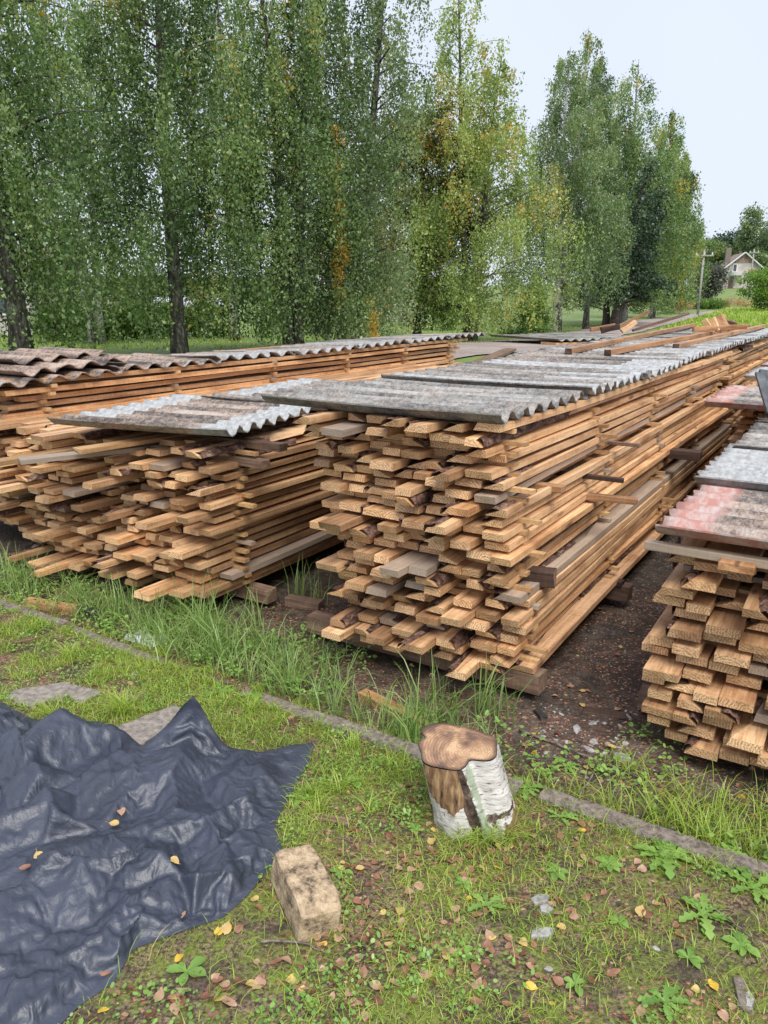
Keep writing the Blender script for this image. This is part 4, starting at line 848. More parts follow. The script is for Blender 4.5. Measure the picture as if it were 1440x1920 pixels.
gp = [(680, 1310, 800, 1368, .055, .04, 'beam', 'broken brown timber lying just behind the kerb'), (50, 1135, 150, 1152, .06, .045, 'beam', 'brown timber lying in the grass at the far left'), (150, 1150, 186, 1163, .055, .05, 'black_char', 'timber with a black end in the tall grass at left'),
      (0, 1213, 66, 1203, .035, .02, 'old', 'short weathered plank on the lawn at the left edge'), (540, 1133, 602, 1143, .07, .05, 'old', 'grey block end in the grass between the two front stacks'), (1092, 1333, 1172, 1346, .05, .012, 'dark', 'flat dark strip lying on the dirt aisle'),
      (1006, 1336, 1020, 1352, .03, .02, 'black_char', 'small black chip of wood on the dirt beside the stack'), (542, 1362, 560, 1350, .035, .012, 'dark', 'dark bark chip on the grass above the black sheet'), (590, 1535, 655, 1546, .03, .012, 'old', 'rotten splinter of wood right of the black sheet'),
      (600, 1165, 640, 1195, .035, .03, 'old', 'grey post stub by the lower left corner of the tall stack'), (1385, 1840, 1400, 1900, .03, .012, 'twig', 'small grey stick near the lower right corner')]
for k, (a, b_, c, d, w_, h_, m_, lab) in enumerate(gp):
    beam('wood_scrap', gb(a, b_, h_/2-.004), gb(c, d, h_/2-.002), w_, h_, M[m_], lab, 'wood scrap', seed=200+k, jit=.12)
# crumpled white rag
m = MB(); rr = np.random.RandomState(2); n = 14; Gd = np.array([[((i/13-.5)*.2, (j/13-.5)*.09, .012+.035*rr.rand()*(1 if 0 < i < 13 and 0 < j < 13 else .1)) for j in range(n)] for i in range(n)])
o = obj('rag', mesh('rag', Gd.reshape(-1, 3), [(i*n+j, (i+1)*n+j, (i+1)*n+j+1, i*n+j+1) for i in range(n-1) for j in range(n-1)], M['white_rag'], True), loc=gb(272, 1206), rot=(0, 0, -.5)); tag(o, 'crumpled white scrap lying in the tall grass at left', 'rag')

# ------------------------------------------------------------------ birch stump
def stump():
    c = np.array([.305, 2.12]); root = empty('tree_stump', (c[0], c[1], float(terrain(*c)))); tag(root, 'sawn birch stump with white bark and a brown cut top', 'stump')
    n = 120; m = 26; th = np.linspace(0, 2*math.pi, n, endpoint=False); rr = np.random.RandomState(4)
    def rad(th, z):   # outline seen from above; -90 deg faces the camera
        d = lambda a, w_: np.exp(-(((th-a+math.pi) % (2*math.pi)-math.pi)/w_)**2)
        top = .109+.022*d(R(180), .5)+.016*d(R(235), .45)-.03*d(R(292), .28)*1.0+.018*d(R(325), .55)+.012*d(R(20), .6)+.022*d(R(140), .3)-.026*d(R(168), .16)+.004*np.sin(th*7)+.014*d(R(215), .22)-.012*d(R(60), .5)
        bot = .125+.014*d(R(200), .6)-.024*d(R(262), .22)+.030*d(R(320), .5)+.012*d(R(90), .6)+.01*d(R(245), .3)
        f = z**.85; return bot*(1-f)+top*f
    V = []; cr = []; li = []; ba = []
    for i in range(m):
        z = i/(m-1); rz = rad(th, z)+.0025*(vnoise(th*9, z*9+0*th, 1.)-.5)*4*(1 if i < m-1 else .3)
        top_h = .25+.012*np.sin(th)+.008*np.cos(th*2+1)
        cx, cy = -.072*z, .012*z
        for k in range(n):
            hh = z*top_h[k]*1.0-.03*(1-z)
            V.append((cx+rz[k]*math.cos(th[k]), cy+rz[k]*math.sin(th[k])*.98, hh))
            deg = math.degrees(th[k]) % 360
            crk = math.exp(-((deg-(262+10*(1-z)))/11)**2); cr.append(min(1, crk*1.15)+(.75*math.exp(-((z-.36-.0013*(deg-300))/.045)**2) if 285 < deg < 352 else 0)); li.append(math.exp(-((deg-282)/13)**2)*.75)
            b1 = 1. if (205 < deg < 262 and z > .40+.006*abs(deg-238)) else 0
            b2 = 1. if (305 < deg < 365 or deg < 8) and z < .36-.006*abs(deg-332) + .02 else 0
            ba.append(max(b1, b2))
    V = np.array(V); f = [(i*n+k, i*n+(k+1) % n, (i+1)*n+(k+1) % n, (i+1)*n+k) for i in range(m-1) for k in range(n)]
    obj('bark', mesh('bark', V, f, M['stump_bark'], True, attr={'crack': cr, 'lichen': li, 'bare': ba}), root)
    top = V[-n:]; ce = top.mean(0); rings = [0, .2, .4, .6, .8, .93, .99]; P = []; E_ = []
    for q in rings[1:]:
        for k in range(n):
            p = ce+(top[k]-ce)*q; P.append((p[0], p[1], p[2]+.003+.002*(vnoise(p[0]*40, p[1]*40)-.5))); E_.append(q)
    P.append((ce[0], ce[1], ce[2]+.003)); E_.append(0); nn = len(rings)-1
    f = [(a*n+k, (a+1)*n+k, (a+1)*n+(k+1) % n, a*n+(k+1) % n) for a in range(nn-1) for k in range(n)]+[(nn*n, k, (k+1) % n) for k in range(n)]
    obj('cut_face', mesh('cut_face', P, f, M['stump_cut'], True, attr={'rim': E_}), root)
stump()
HOLES.append([(.305+.12*math.cos(a), 2.12+.12*math.sin(a)) for a in np.linspace(0, 6.28, 12)])
# ------------------------------------------------------------------ concrete block
def block():
    n = 10; L, w_, h_ = .235, .115, .105; V = []; rr = np.random.RandomState(6); bm = {}
    import bmesh
    b = bmesh.new(); bmesh.ops.create_cube(b, size=1); 
    for v in b.verts: v.co = Vector((v.co.x*w_, v.co.y*L, v.co.z*h_))
    bmesh.ops.bevel(b, geom=list(b.edges), offset=.006, segments=1, affect='EDGES')
    bmesh.ops.subdivide_edges(b, edges=list(b.edges), cuts=5, use_grid_fill=True)
    for v in b.verts:
        p = v.co; k = (float(vnoise(p.x*30+p.z*13, p.y*30+p.z*17))-.5)*.006+(float(vnoise(p.x*90+p.z*40, p.y*90))-.5)*.004
        v.co = p+v.normal*k
        if p.y < -L*.36 and p.z > 0: v.co.z -= (-L*.36-p.y)*.55
    me = bpy.data.meshes.new('concrete_block'); b.to_mesh(me); b.free(); me.materials.append(M['block'])
    o = obj('concrete_block', me, loc=(-.213, 1.735, .052), rot=(R(3), R(8), R(26))); tag(o, 'weathered tan concrete block lying beside the black plastic sheet', 'block')
block()
HOLES.append([tuple(np.array([-.213, 1.735])+np.array([[math.cos(.45), -math.sin(.45)], [math.sin(.45), math.cos(.45)]]) @ np.array(q)) for q in ((-.055, -.115), (.055, -.115), (.055, .115), (-.055, .115))])
# ------------------------------------------------------------------ black plastic sheet: a real sheet, slack, settled on the ground
def tarp():
    top = [(-330, 1330), (-120, 1318), (0, 1320), (60, 1350), (190, 1352), (270, 1390), (362, 1372), (420, 1396), (480, 1410), (590, 1390)]
    right = [(590, 1390), (583, 1425), (555, 1470), (515, 1545), (530, 1595), (500, 1640), (460, 1690), (418, 1727)]
    bot = [(-230, 2250), (-60, 2080), (60, 1985), (150, 1893), (212, 1850), (250, 1790), (355, 1752), (418, 1727)]
    left = [(-330, 1330), (-330, 1500), (-300, 1800), (-230, 2250)]
    N1, N2 = 150, 140
    cv = lambda P, n: resample([g(*p) for p in P], n)
    t_, b_, l_, r_ = cv(top, N1), cv(bot, N1), cv(left, N2), cv(right, N2)
    s = np.linspace(0, 1, N1)[:, None, None]; q = np.linspace(0, 1, N2)[None, :, None]
    P2 = (1-q)*t_[:, None]+q*b_[:, None]+(1-s)*l_[None]+s*r_[None]-((1-s)*(1-q)*t_[0]+s*(1-q)*t_[-1]+(1-s)*q*b_[0]+s*q*b_[-1])
    gz = terrain(P2[..., 0], P2[..., 1])+.004; P = np.concatenate([P2, gz[..., None]], -1); flat = P.copy()
    rs = np.random.RandomState(12); x, y = P[..., 0], P[..., 1]
    edge = np.minimum(np.minimum(smooth(0, .09, s[..., 0]+0*q[..., 0]), smooth(0, .09, 1-s[..., 0]+0*q[..., 0])), np.minimum(smooth(0, .07, q[..., 0]+0*s[..., 0]), smooth(0, .07, 1-q[..., 0]+0*s[..., 0])))
    def rdg(a, b, w_, h_):
        A_ = np.array(g(*a))[:2]; B_ = np.array(g(*b))[:2]; d = B_-A_; L2 = d@d; t = np.clip(((x-A_[0])*d[0]+(y-A_[1])*d[1])/L2, 0, 1); return h_*np.exp(-((x-A_[0]-t*d[0])**2+(y-A_[1]-t*d[1])**2)/w_**2)
    RL = [((362, 1330), (330, 1480), .045, .10), ((330, 1480), (325, 1570), .04, .08), ((40, 1400), (110, 1560), .05, .10), ((120, 1380), (230, 1400), .07, .12), ((225, 1400), (240, 1500), .04, .09),
                         ((520, 1480), (390, 1560), .04, .08), ((420, 1600), (500, 1570), .04, .07), ((110, 1660), (220, 1660), .05, .12), ((0, 1730), (110, 1670), .04, .09), ((210, 1600), (370, 1690), .04, .09),
                         ((240, 1620), (300, 1560), .035, .06), ((270, 1760), (200, 1640), .035, .07), ((0, 1560), (90, 1500), .04, .07), ((60, 1800), (200, 1780), .04, .06), ((-100, 1500), (-60, 1800), .06, .1), ((480, 1420), (430, 1480), .03, .06), ((380, 1680), (470, 1640), .03, .05), ((20, 1850), (120, 1820), .04, .06)]
    from mathutils.geometry import delaunay_2d_cdt
    def facets(pts, hs):
        vs, es, fs, _, _, _ = delaunay_2d_cdt([Vector(p) for p in pts], [], [], 0, 1e-6); hs = dict(((round(p[0], 5), round(p[1], 5)), h) for p, h in zip(pts, hs)); z_ = np.zeros_like(x); hv = [hs.get((round(v.x, 5), round(v.y, 5)), 0.) for v in vs]
        for f in fs:
            (x0, y0), (x1, y1), (x2, y2) = [tuple(vs[i]) for i in f]
            if max(x0, x1, x2) < x.min() or min(x0, x1, x2) > x.max(): continue
            dt = (y1-y2)*(x0-x2)+(x2-x1)*(y0-y2)
            if abs(dt) < 1e-9: continue
            a_ = ((y1-y2)*(x-x2)+(x2-x1)*(y-y2))/dt; b_ = ((y2-y0)*(x-x2)+(x0-x2)*(y-y2))/dt; c_ = 1-a_-b_; m_ = (a_ >= -1e-6) & (b_ >= -1e-6) & (c_ >= -1e-6)
            z_[m_] = (a_*hv[f[0]]+b_*hv[f[1]]+c_*hv[f[2]])[m_]
        return z_
    pts = []; hs_ = []
    for ra, rb, w_, h_ in RL:
        A_ = np.array(g(*ra))[:2]; B_ = np.array(g(*rb))[:2]; k_ = max(2, int(np.linalg.norm(B_-A_)/.07)+1); nrm = np.array([-(B_-A_)[1], (B_-A_)[0]]); nrm /= np.linalg.norm(nrm)
        for f_ in np.linspace(0, 1, k_):
            pts.append(tuple(A_+(B_-A_)*f_+nrm*rs.uniform(-.012, .012))); hs_.append(h_*rs.uniform(.65, 1.1))
    base_n = len(pts); t_try = 0
    while len(pts) < base_n+190 and t_try < 20000:
        t_try += 1; p_ = (rs.uniform(x.min(), x.max()), rs.uniform(y.min(), y.max())); dmin = min((p_[0]-q_[0])**2+(p_[1]-q_[1])**2 for q_ in pts)
        if dmin > .065**2: pts.append(p_); hs_.append(rs.rand()**2.*.055)
    zA = facets(pts, hs_); p2 = [(rs.uniform(x.min(), x.max()), rs.uniform(y.min(), y.max())) for _ in range(1500)]; zB = facets(p2, list(rs.rand(1500)*.007))
    P[..., 2] += (zA*.86+zB)*edge; PL = P.copy()
    P[..., :2] += (rs.rand(N1, N2, 2)-.5)*.0006
    # raised corner point
    ti = int(np.argmin(((t_-np.array(g(362, 1372))[:2])**2).sum(1))); tipz = .19
    tip = np.array(g(362, 1308, tipz))
    sx = 1.07+.10*(fbm(x, y, 2.6, 21, 2)-.5)*2; sy = 1.06+.10*(fbm(x, y, 2.6, 33, 2)-.5)*2
    def rest(di, dj, k):
        A_ = PL[max(0, -di):N1-max(0, di), max(0, -dj):N2-max(0, dj)]; B_ = PL[max(0, di):N1+min(0, di), max(0, dj):N2+min(0, dj)]
        return np.linalg.norm(A_-B_, axis=-1)
    cons = []
    for di, dj in ((1, 0), (0, 1), (1, 1), (1, -1)):
        rl = rest(di, dj, 1); sc_ = (sx if di and not dj else sy if dj and not di else (sx+sy)/2)[:rl.shape[0], :rl.shape[1]]; cons.append((di, dj, rl*sc_, 1.0 if not (di and dj) else .6, 0))
    for di, dj in ((2, 0), (0, 2)): cons.append((di, dj, rest(di, dj, 1)*1.02, .03, 1))
    for di, dj in ((4, 0), (0, 4)): cons.append((di, dj, rest(di, dj, 1)*.98, .03, 1))
    pin = np.zeros((N1, N2), bool); pin[0] = pin[-1] = True; pin[:, 0] = pin[:, -1] = True
    pz = P.copy(); pz[pin, 2] = flat[pin, 2]
    bend = np.exp(-((np.arange(N1)-ti)/7.)**2)[:, None]; pz[:, 0] += bend*(tip-flat[ti, 0]); 
    P[pin] = pz[pin]
    for j in range(1, 16): P[:, j] += (bend*(tip-flat[ti, 0]))*(1-j/16.)*.9
    wgt = np.where(pin, 0., 1.)[..., None]; vel = np.zeros_like(P)
    for it in range(16):
        vel *= .86; vel[..., 2] -= .00013; Pn = P+vel*wgt
        for rep in range(2):
            for (di, dj, rl, k, bd) in cons:
                for par in range(2):
                    step = max(abs(di), abs(dj))
                    ai = slice(max(0, -di), N1-max(0, di)); aj = slice(max(0, -dj), N2-max(0, dj)); bi = slice(max(0, di), N1+min(0, di)); bj = slice(max(0, dj), N2+min(0, dj))
                    A_ = Pn[ai, aj]; B_ = Pn[bi, bj]; d = B_-A_; Ln = np.linalg.norm(d, axis=-1)+1e-9
                    I = np.arange(A_.shape[0])[:, None] if di else np.arange(A_.shape[1])[None, :]
                    mk = ((I//step) % 2 == par)*np.ones(Ln.shape)
                    df = (Ln-rl)/Ln*k*mk*.5
                    if bd: df = np.where(Ln < rl, df, 0) 
                    cr_ = d*df[..., None]; dA = np.zeros_like(Pn); 
                    Pn[ai, aj] = A_+cr_*wgt[ai, aj]; Pn[bi, bj] = Pn[bi, bj]-cr_*wgt[bi, bj]
        Pn[..., 2] = np.maximum(Pn[..., 2], gz)
        vel = np.clip(Pn-P, -.004, .004); P = Pn
        P[..., 2] = np.minimum(P[..., 2], gz+.21)
    bw = np.zeros((N1, N2, 1)); bw[:5] = bw[-5:] = 1; bw[:, :5] = bw[:, -5:] = 1
    for _ in range(8):
        Q = P.copy(); Q[1:-1, 1:-1] = (P[:-2, 1:-1]+P[2:, 1:-1]+P[1:-1, :-2]+P[1:-1, 2:])/4
        Q[0, 1:-1] = (P[0, :-2]+P[0, 2:])/2; Q[-1, 1:-1] = (P[-1, :-2]+P[-1, 2:])/2; Q[1:-1, -1] = (P[:-2, -1]+P[2:, -1])/2; P = P+(Q-P)*bw*.6
    P[..., 2] = np.maximum(P[..., 2], gz)
    idx = np.arange(N1*N2).reshape(N1, N2); f = np.stack([idx[:-1, :-1], idx[:-1, 1:], idx[1:, 1:], idx[1:, :-1]], -1).reshape(-1, 4)
    me = mesh('plastic_sheet', P.reshape(-1, 3), f, M['tarp'], True); o = obj('plastic_sheet', me); 
    tag(o, 'crumpled black plastic sheet spread on the grass at lower left', 'plastic sheet')
    return [tuple(p) for p in np.concatenate([t_, r_, b_[::-1], l_[::-1]])[::6]], P, gz
TP, TARP, _ = tarp(); HOLES.append(TP)
def tarp_z(x, y):
    d = (TARP[..., 0]-x)**2+(TARP[..., 1]-y)**2; i = np.argsort(d.ravel())[:6]; return float(TARP.reshape(-1, 3)[i, 2].max())
def inside(poly, x, y):
    c = np.zeros(np.shape(x), bool); n = len(poly); j = n-1
    for i in range(n):
        xi, yi = poly[i]; xj, yj = poly[j]; c ^= ((yi > y) != (yj > y)) & (x < (xj-xi)*(y-yi)/(yj-yi+1e-12)+xi); j = i
    return c
def blocked(x, y, slabs=True):
    b = np.zeros(np.shape(x), bool)
    for k, h in enumerate(HOLES):
        if not slabs and k < 3: continue
        b |= inside(h, x, y)
    s = kerb_s(x, y); b |= np.abs(s+.018*np.sin(x*9)) < .024
    u, v = to_uv(x, y)
    for (u0, v0, v1) in ((.02, -.02, 1.0), (.1, 1.58, 2.3), (.05, 2.55, 3.4), (0, -1.7, -.6)): b |= (u > u0) & (v > v0) & (v < v1)
    return b
# ------------------------------------------------------------------ grass and small plants
nr = np.random.RandomState(77)
def blades(name, x, y, h, w_, lean, mat, tint, label, cat, az=None, droop=.5, zb=None, kind='stuff'):
    n = len(x); z = terrain(x, y)-.004 if zb is None else zb; az = nr.rand(n)*6.28 if az is None else az; fa = az+nr.normal(math.pi/2, .5, n)
    V = np.zeros((n, 8, 3)); cx, cy = np.cos(az), np.sin(az); bx, by = np.cos(fa), np.sin(fa)
    for k, t in enumerate((0, .38, .72, 1.)):
        rr_ = lean*h*t**1.7; zz = h*t*(1-droop*lean*t*t); ww = w_*(1, .9, .6, .08)[k]*.5
        for sgn, q in ((-1, 0), (1, 1)):
            V[:, k*2+q, 0] = x+cx*rr_+sgn*bx*ww; V[:, k*2+q, 1] = y+cy*rr_+sgn*by*ww; V[:, k*2+q, 2] = z+zz
    b = np.arange(n)[:, None]*8; f = np.concatenate([b+np.array([[0, 1, 3, 2]]), b+np.array([[2, 3, 5, 4]]), b+np.array([[4, 5, 7, 6]])])
    o = obj(name, mesh(name, V.reshape(-1, 3), f, mat, attr={'tint': np.repeat(tint, 8)})); return tag(o, label, cat, kind=kind)
# short lawn in front of the kerb
n = 300000; x = nr.uniform(-2.9, 2.0, n); y = nr.uniform(1.15, 4.3, n); s = kerb_s(x, y)
up_ = smooth(1.6, 2.6, y)*smooth(.6, -.3, x)
dens = .16+.55*smooth(.42, .62, fbm(x, y, 2.4, 40))*(.45+.55*up_)+.3*up_*smooth(.35, .6, fbm(x, y, 5, 44))
dens *= smooth(.3, .55, fbm(x, y, 9, 48))*1.3*(.7+.3*smooth(1.6, 2.4, y))
keep = (s < .0) & (nr.rand(n) < dens*1.7) & ~blocked(x, y)
x, y = x[keep], y[keep]; n = len(x); h = (.012+.034*nr.rand(n)**1.8)*(1+.5*smooth(1.8, 3, y)); 
blades('lawn_grass', x, y, h, .0016+.0018*nr.rand(n), .4+.9*nr.rand(n), M['grass'], .42+.16*(fbm(x, y, 2, 50)-.5)*2+nr.normal(0, .13, n), 'short patchy grass growing over the foreground yard', 'grass')
# tall grass behind the kerb, in clumps
def clumps(P, nb, hlo, hhi, sp, name, mat, label, cat, wd=(.003, .006), lean=(.25, .9), tint=.45, check=True):
    X_ = []; Y_ = []; H_ = []; A_ = []
    for (cx, cy, k) in P:
        m_ = int(nb*k); X_.append(cx+nr.normal(0, sp, m_)); Y_.append(cy+nr.normal(0, sp, m_)); H_.append(nr.uniform(hlo, hhi, m_)*k**.3); A_.append(nr.rand(m_)*6.28)
    X_, Y_, H_, A_ = map(np.concatenate, (X_, Y_, H_, A_))
    if check: q = ~blocked(X_, Y_, False); X_, Y_, H_, A_ = X_[q], Y_[q], H_[q], A_[q]
    m_ = len(X_); return blades(name, X_, Y_, H_, nr.uniform(*wd, m_), nr.uniform(*lean, m_), mat, tint+nr.normal(0, .15, m_), label, cat, az=A_)
def along(px_lo, px_hi, f, n): 
    out_ = []
    for _ in range(n):
        px = nr.uniform(px_lo, px_hi); a, b = f(px); p = g(px, nr.uniform(a, b)); out_.append((p.x, p.y, nr.uniform(.5, 1.3)))
    return out_
kl = lambda px: np.interp(px, [-200, 0, 260, 500, 690, 1000, 1440], [1065, 1130, 1215, 1300, 1378, 1495, 1650])
P = along(-150, 330, lambda p: (kl(p)-75, kl(p)-12), 95)+along(250, 480, lambda p: (kl(p)-95, kl(p)-12), 70)+along(440, 640, lambda p: (kl(p)-120, kl(p)-15), 50)+along(640, 950, lambda p: (kl(p)-60, kl(p)-8), 34)
clumps(P, 12, .07, .25, .045, 'tall_grass', M['tallgrass'], 'tall blue-green grass along the back of the kerb below the stacks', 'grass', wd=(.002, .0055), lean=(.2, 1.15))
P = [(*g(px, py)[:2], k*.75) for px, py, k in [(375, 1180, 2.2), (395, 1200, 2.2), (350, 1150, 1.5), (410, 1235, 1.8), (535, 1290, 1.6), (765, 1395, 1.8), (800, 1350, 1.7), (840, 1340, 1.1), (905, 1325, 1.1), (940, 1330, .8), (290, 1170, 1.5), (230, 1150, 1.4), (60, 1110, 1.3), (20, 1100, 1.3), (130, 1120, 1.2), (470, 1160, 1.0), (560, 1110, .9), (590, 1120, .8)]]
clumps(P, 30, .15, .36, .032, 'tall_grass', M['tallgrass'], 'tallest grass tufts standing right in front of the stacks', 'grass', wd=(.003, .007), lean=(.1, .85), tint=.42)
P = along(1150, 1560, lambda p: (kl(p)-135, kl(p)-25), 90)+along(980, 1180, lambda p: (kl(p)-50, kl(p)-15), 8)
clumps(P, 13, .05, .15, .03, 'grass_tufts', M['grass'], 'green grass growing below the right-hand stack', 'grass', wd=(.002, .004), lean=(.4, 1.1), tint=.48)
P = [(*g(px, py)[:2], k) for px, py, k in [(232, 1335, 2.4), (222, 1325, 1.6), (100, 1345, 1.1), (915, 1572, 2.2), (880, 1575, 1.2), (950, 1570, 1.2), (585, 1490, .8), (600, 1520, .6), (300, 1230, 1), (70, 1180, 1), (130, 1230, 1), (470, 1330, .8), (640, 1480, .7), (700, 1520, .6), (740, 1440, .7), (660, 1400, .8)]]
clumps(P, 75, .04, .115, .017, 'grass_tufts', M['grass'], 'bright grass tufts on the lawn and round the foot of the stump', 'grass', wd=(.0018, .0035), lean=(.5, 1.25), tint=.55)
P = []
for _ in range(260):
    q_ = KA+KD*nr.uniform(-1.2, KL+.7)+KN*(nr.choice([-1, 1])*nr.uniform(.03, .055)); P.append((q_[0], q_[1], nr.uniform(.3, 1.1)))
clumps(P, 22, .02, .06, .012, 'grass_tufts', M['grass'], 'short grass creeping over both edges of the kerb', 'grass', wd=(.0016, .003), lean=(.6, 1.3), tint=.5, check=False)
# sparse longer blades of the lower foreground
n = 2600; x = nr.uniform(-1.5, 1.6, n); y = nr.uniform(1.2, 3.2, n); q = (kerb_s(x, y) < 0) & ~blocked(x, y) & (fbm(x, y, 3, 60) > .47); x, y = x[q], y[q]; n = len(x)
blades('lawn_grass', x, y, nr.uniform(.03, .1, n), nr.uniform(.0015, .003, n), nr.uniform(.6, 1.3, n), M['grass'], .55+nr.normal(0, .2, n), 'scattered longer grass blades among the fallen leaves', 'grass')
# weeds: little round and lobed leaves
def weeds(n, xlo, xhi, ylo, yhi, cond, size, name, mat, label, tint, hz=(.005, .03)):
    nc = n//9; cx = nr.uniform(xlo, xhi, nc); cy = nr.uniform(ylo, yhi, nc); q = cond(cx, cy); cx, cy = cx[q], cy[q]; k = 9
    X_ = (cx[:, None]+nr.normal(0, .022, (len(cx), k))).ravel(); Y_ = (cy[:, None]+nr.normal(0, .022, (len(cx), k))).ravel(); q = ~blocked(X_, Y_); X_, Y_ = X_[q], Y_[q]
    m_ = len(X_); Zz = terrain(X_, Y_)+nr.uniform(*hz, m_); a = nr.rand(m_)*6.28; ti = nr.normal(0, .3, (m_, 2)); s_ = size*(.5+.9*nr.rand(m_)); K = 6
    V = np.zeros((m_, K, 3)); 
    for j in range(K):
        t = 2*math.pi*j/K; rx_, ry_ = np.cos(t)*s_*.5, np.sin(t)*s_*.36; px_ = rx_*np.cos(a)-ry_*np.sin(a); py_ = rx_*np.sin(a)+ry_*np.cos(a)
        V[:, j] = np.stack([X_+px_, Y_+py_, Zz+px_*ti[:, 0]+py_*ti[:, 1]], -1)
    f = np.concatenate([np.arange(m_)[:, None]*K+np.array([[0, 1, 2, 3]]), np.arange(m_)[:, None]*K+np.array([[0, 3, 4, 5]])])
    o = obj(name, mesh(name, V.reshape(-1, 3), f, mat, attr={'tint': np.repeat(tint+nr.normal(0, .14, m_), K)})); return tag(o, label, 'weeds', kind='stuff')
weeds(52000, -2.6, 1.9, 1.2, 4.2, lambda x, y: (kerb_s(x, y) < 0) & (fbm(x, y, 3.1, 70) > .45+.09*(1-smooth(1.6, 2.4, y))), .0105, 'ground_weeds', M['weed'], 'small round-leaved weeds spread over the lawn', .45)
weeds(16000, -2.8, .25, 2.6, 4.6, lambda x, y: (kerb_s(x, y) > .03) & (kerb_s(x, y) < .75) & (fbm(x, y, 3.1, 74) > .46), .017, 'ground_weeds', M['weed'], 'low leafy weeds between the tall grass and the stacks', .5, (.01, .07))
weeds(5000, .25, 2.2, 1.5, 3.0, lambda x, y: (kerb_s(x, y) > .03) & (kerb_s(x, y) < .35+.25*(x > .9)) & (fbm(x, y, 3.1, 78) > .5), .017, 'ground_weeds', M['weed'], 'leafy weeds at the edge of the dirt under the right-hand stack', .5, (.01, .06))
# moss
n = 170000; x = nr.uniform(-1.2, 1.9, n); y = nr.uniform(1.15, 2.6, n); mo = fbm(x, y, 3.6, 90); q = (kerb_s(x, y) < -.02) & (nr.rand(n) < smooth(.46, .6, mo)) & ~blocked(x, y); x, y = x[q], y[q]; n = len(x)
blades('moss', x, y, nr.uniform(.004, .012, n), nr.uniform(.0015, .003, n), nr.uniform(.3, 1.2, n), M['moss'], .5+nr.normal(0, .2, n), 'yellow-green moss cushions in the foreground', 'moss')
# litter and gravel too small to count
def bits(n, xlo, xhi, ylo, yhi, cond, size, mat, name, label, cat, tint=.4, flat_=.35):
    x = nr.uniform(xlo, xhi, n); y = nr.uniform(ylo, yhi, n); q = cond(x, y) & ~blocked(x, y); x, y = x[q], y[q]; n = len(x); s_ = size*(.3+nr.rand(n)**2.2*1.2)
    V = np.zeros((n, 6, 3)); 
    for j in range(5):
        t = 2*math.pi*j/5+nr.rand(n)*.8; V[:, j] = np.stack([x+np.cos(t)*s_*.5, y+np.sin(t)*s_*.4*nr.uniform(.6, 1.2, n), terrain(x, y)+nr.uniform(0, .12, n)*s_], -1)
    V[:, 5] = np.stack([x, y, terrain(x, y)+s_*flat_], -1); b = np.arange(n)[:, None]*6; f = np.concatenate([b+np.array([[j, (j+1) % 5, 5]]) for j in range(5)])
    o = obj(name, mesh(name, V.reshape(-1, 3), f, mat, attr={'tint': np.repeat(np.clip(tint+nr.normal(0, .2, n), 0, .85), 6)})); return tag(o, label, cat, kind='stuff')
bits(12000, .1, 2.6, 1.9, 6, lambda x, y: (kerb_s(x, y) > .05) & (to_uv(x, y)[1] < .1) & (fbm(x, y, 5, 12) > .45), .008, M['stone'], 'gravel', 'fine gravel and crumbs scattered on the dirt aisle', 'gravel')
bits(70000, -2.5, 1.9, 1.2, 4.2, lambda x, y: (fbm(x, y, 4, 95) > .36), .012, M['dead_leaf'], 'leaf_litter', 'crumbled dead leaves and wood bits in the foreground grass', 'litter', .25, .25)
bits(7000, -2.5, 2.6, 1.9, 5.5, lambda x, y: (kerb_s(x, y) > .04), .014, M['dead_leaf'], 'leaf_litter', 'wood crumbs and leaf scraps on the bare soil behind the kerb', 'litter', .3, .25)
# far rough grass on the slope by the road and lawn under the trees
n = 26000; y = nr.uniform(30, 88, n); x = y*nr.uniform(.28, .62, n); px = 720+x/y*F; rp = np.interp(y, [30, 60, 88], [1200, 1290, 1330]); q = px > rp+20; x, y = x[q], y[q]; n = len(x)
blades('meadow_grass', x, y, nr.uniform(.15, .42, n), nr.uniform(.04, .08, n), nr.uniform(.2, .9, n), M['grass'], .45+.3*(fbm(x, y, .2, 3)-.5)+nr.normal(0, .1, n), 'rough green grass on the slope right of the road', 'grass')
n = 30000; y = nr.uniform(13, 48, n); x = y*nr.uniform(-.5, .32, n); px = 720+x/y*F; py = H0+(H-terrain(x, y))/y*F; q = py < np.interp(px, [700, 880, 1000, 1100, 1200], [650, 641, 634, 615, 600]); x, y = x[q], y[q]; n = len(x)
blades('lawn_grass', x, y, nr.uniform(.04, .12, n), nr.uniform(.012, .03, n), nr.uniform(.3, 1, n), M['grass'], .5+nr.normal(0, .12, n), 'lawn under the row of trees', 'grass')
# ------------------------------------------------------------------ fallen leaves, one object each
def leaf_me(k, tint):
    r = random.Random(k); n = 12; L = 1.; pts = []; cu = r.uniform(-.5, .9); cv_ = r.uniform(.1, .8); wd = r.uniform(.62, .85); V = []; f = []
    for i in range(n+1):
        t = i/n; ww = wd*.5*(math.sin(math.pi*min(1, t**.62))**.8 if 0 < t < 1 else 0)+(.02*((i % 2)*2-1) if 1 < i < n-1 else 0); ww = max(ww, .004)
        for s_ in (-1, -.5, 0, .5, 1): V.append((t-.5, s_*ww, .05+cu*.35*(t-.4)**2+cv_*.5*(s_*ww)**2*2+r.uniform(-.012, .012)+.06*math.sin(t*5+k)*s_))
    for i in range(n):
        for j in range(4): a = i*5+j; f.append((a, a+1, a+6, a+5))
    b = len(V); V += [(.5, -.012, .05), (.5, .012, .05), (.78, .015, .09), (.78, -.005, .09)]; f.append((b, b+1, b+2, b+3))
    V = np.array(V); V[:, 2] -= V[:, 2].min()
    return mesh('fallen_leaf', V, f, M['dead_leaf'], True, attr={'tint': [tint]*len(V)})
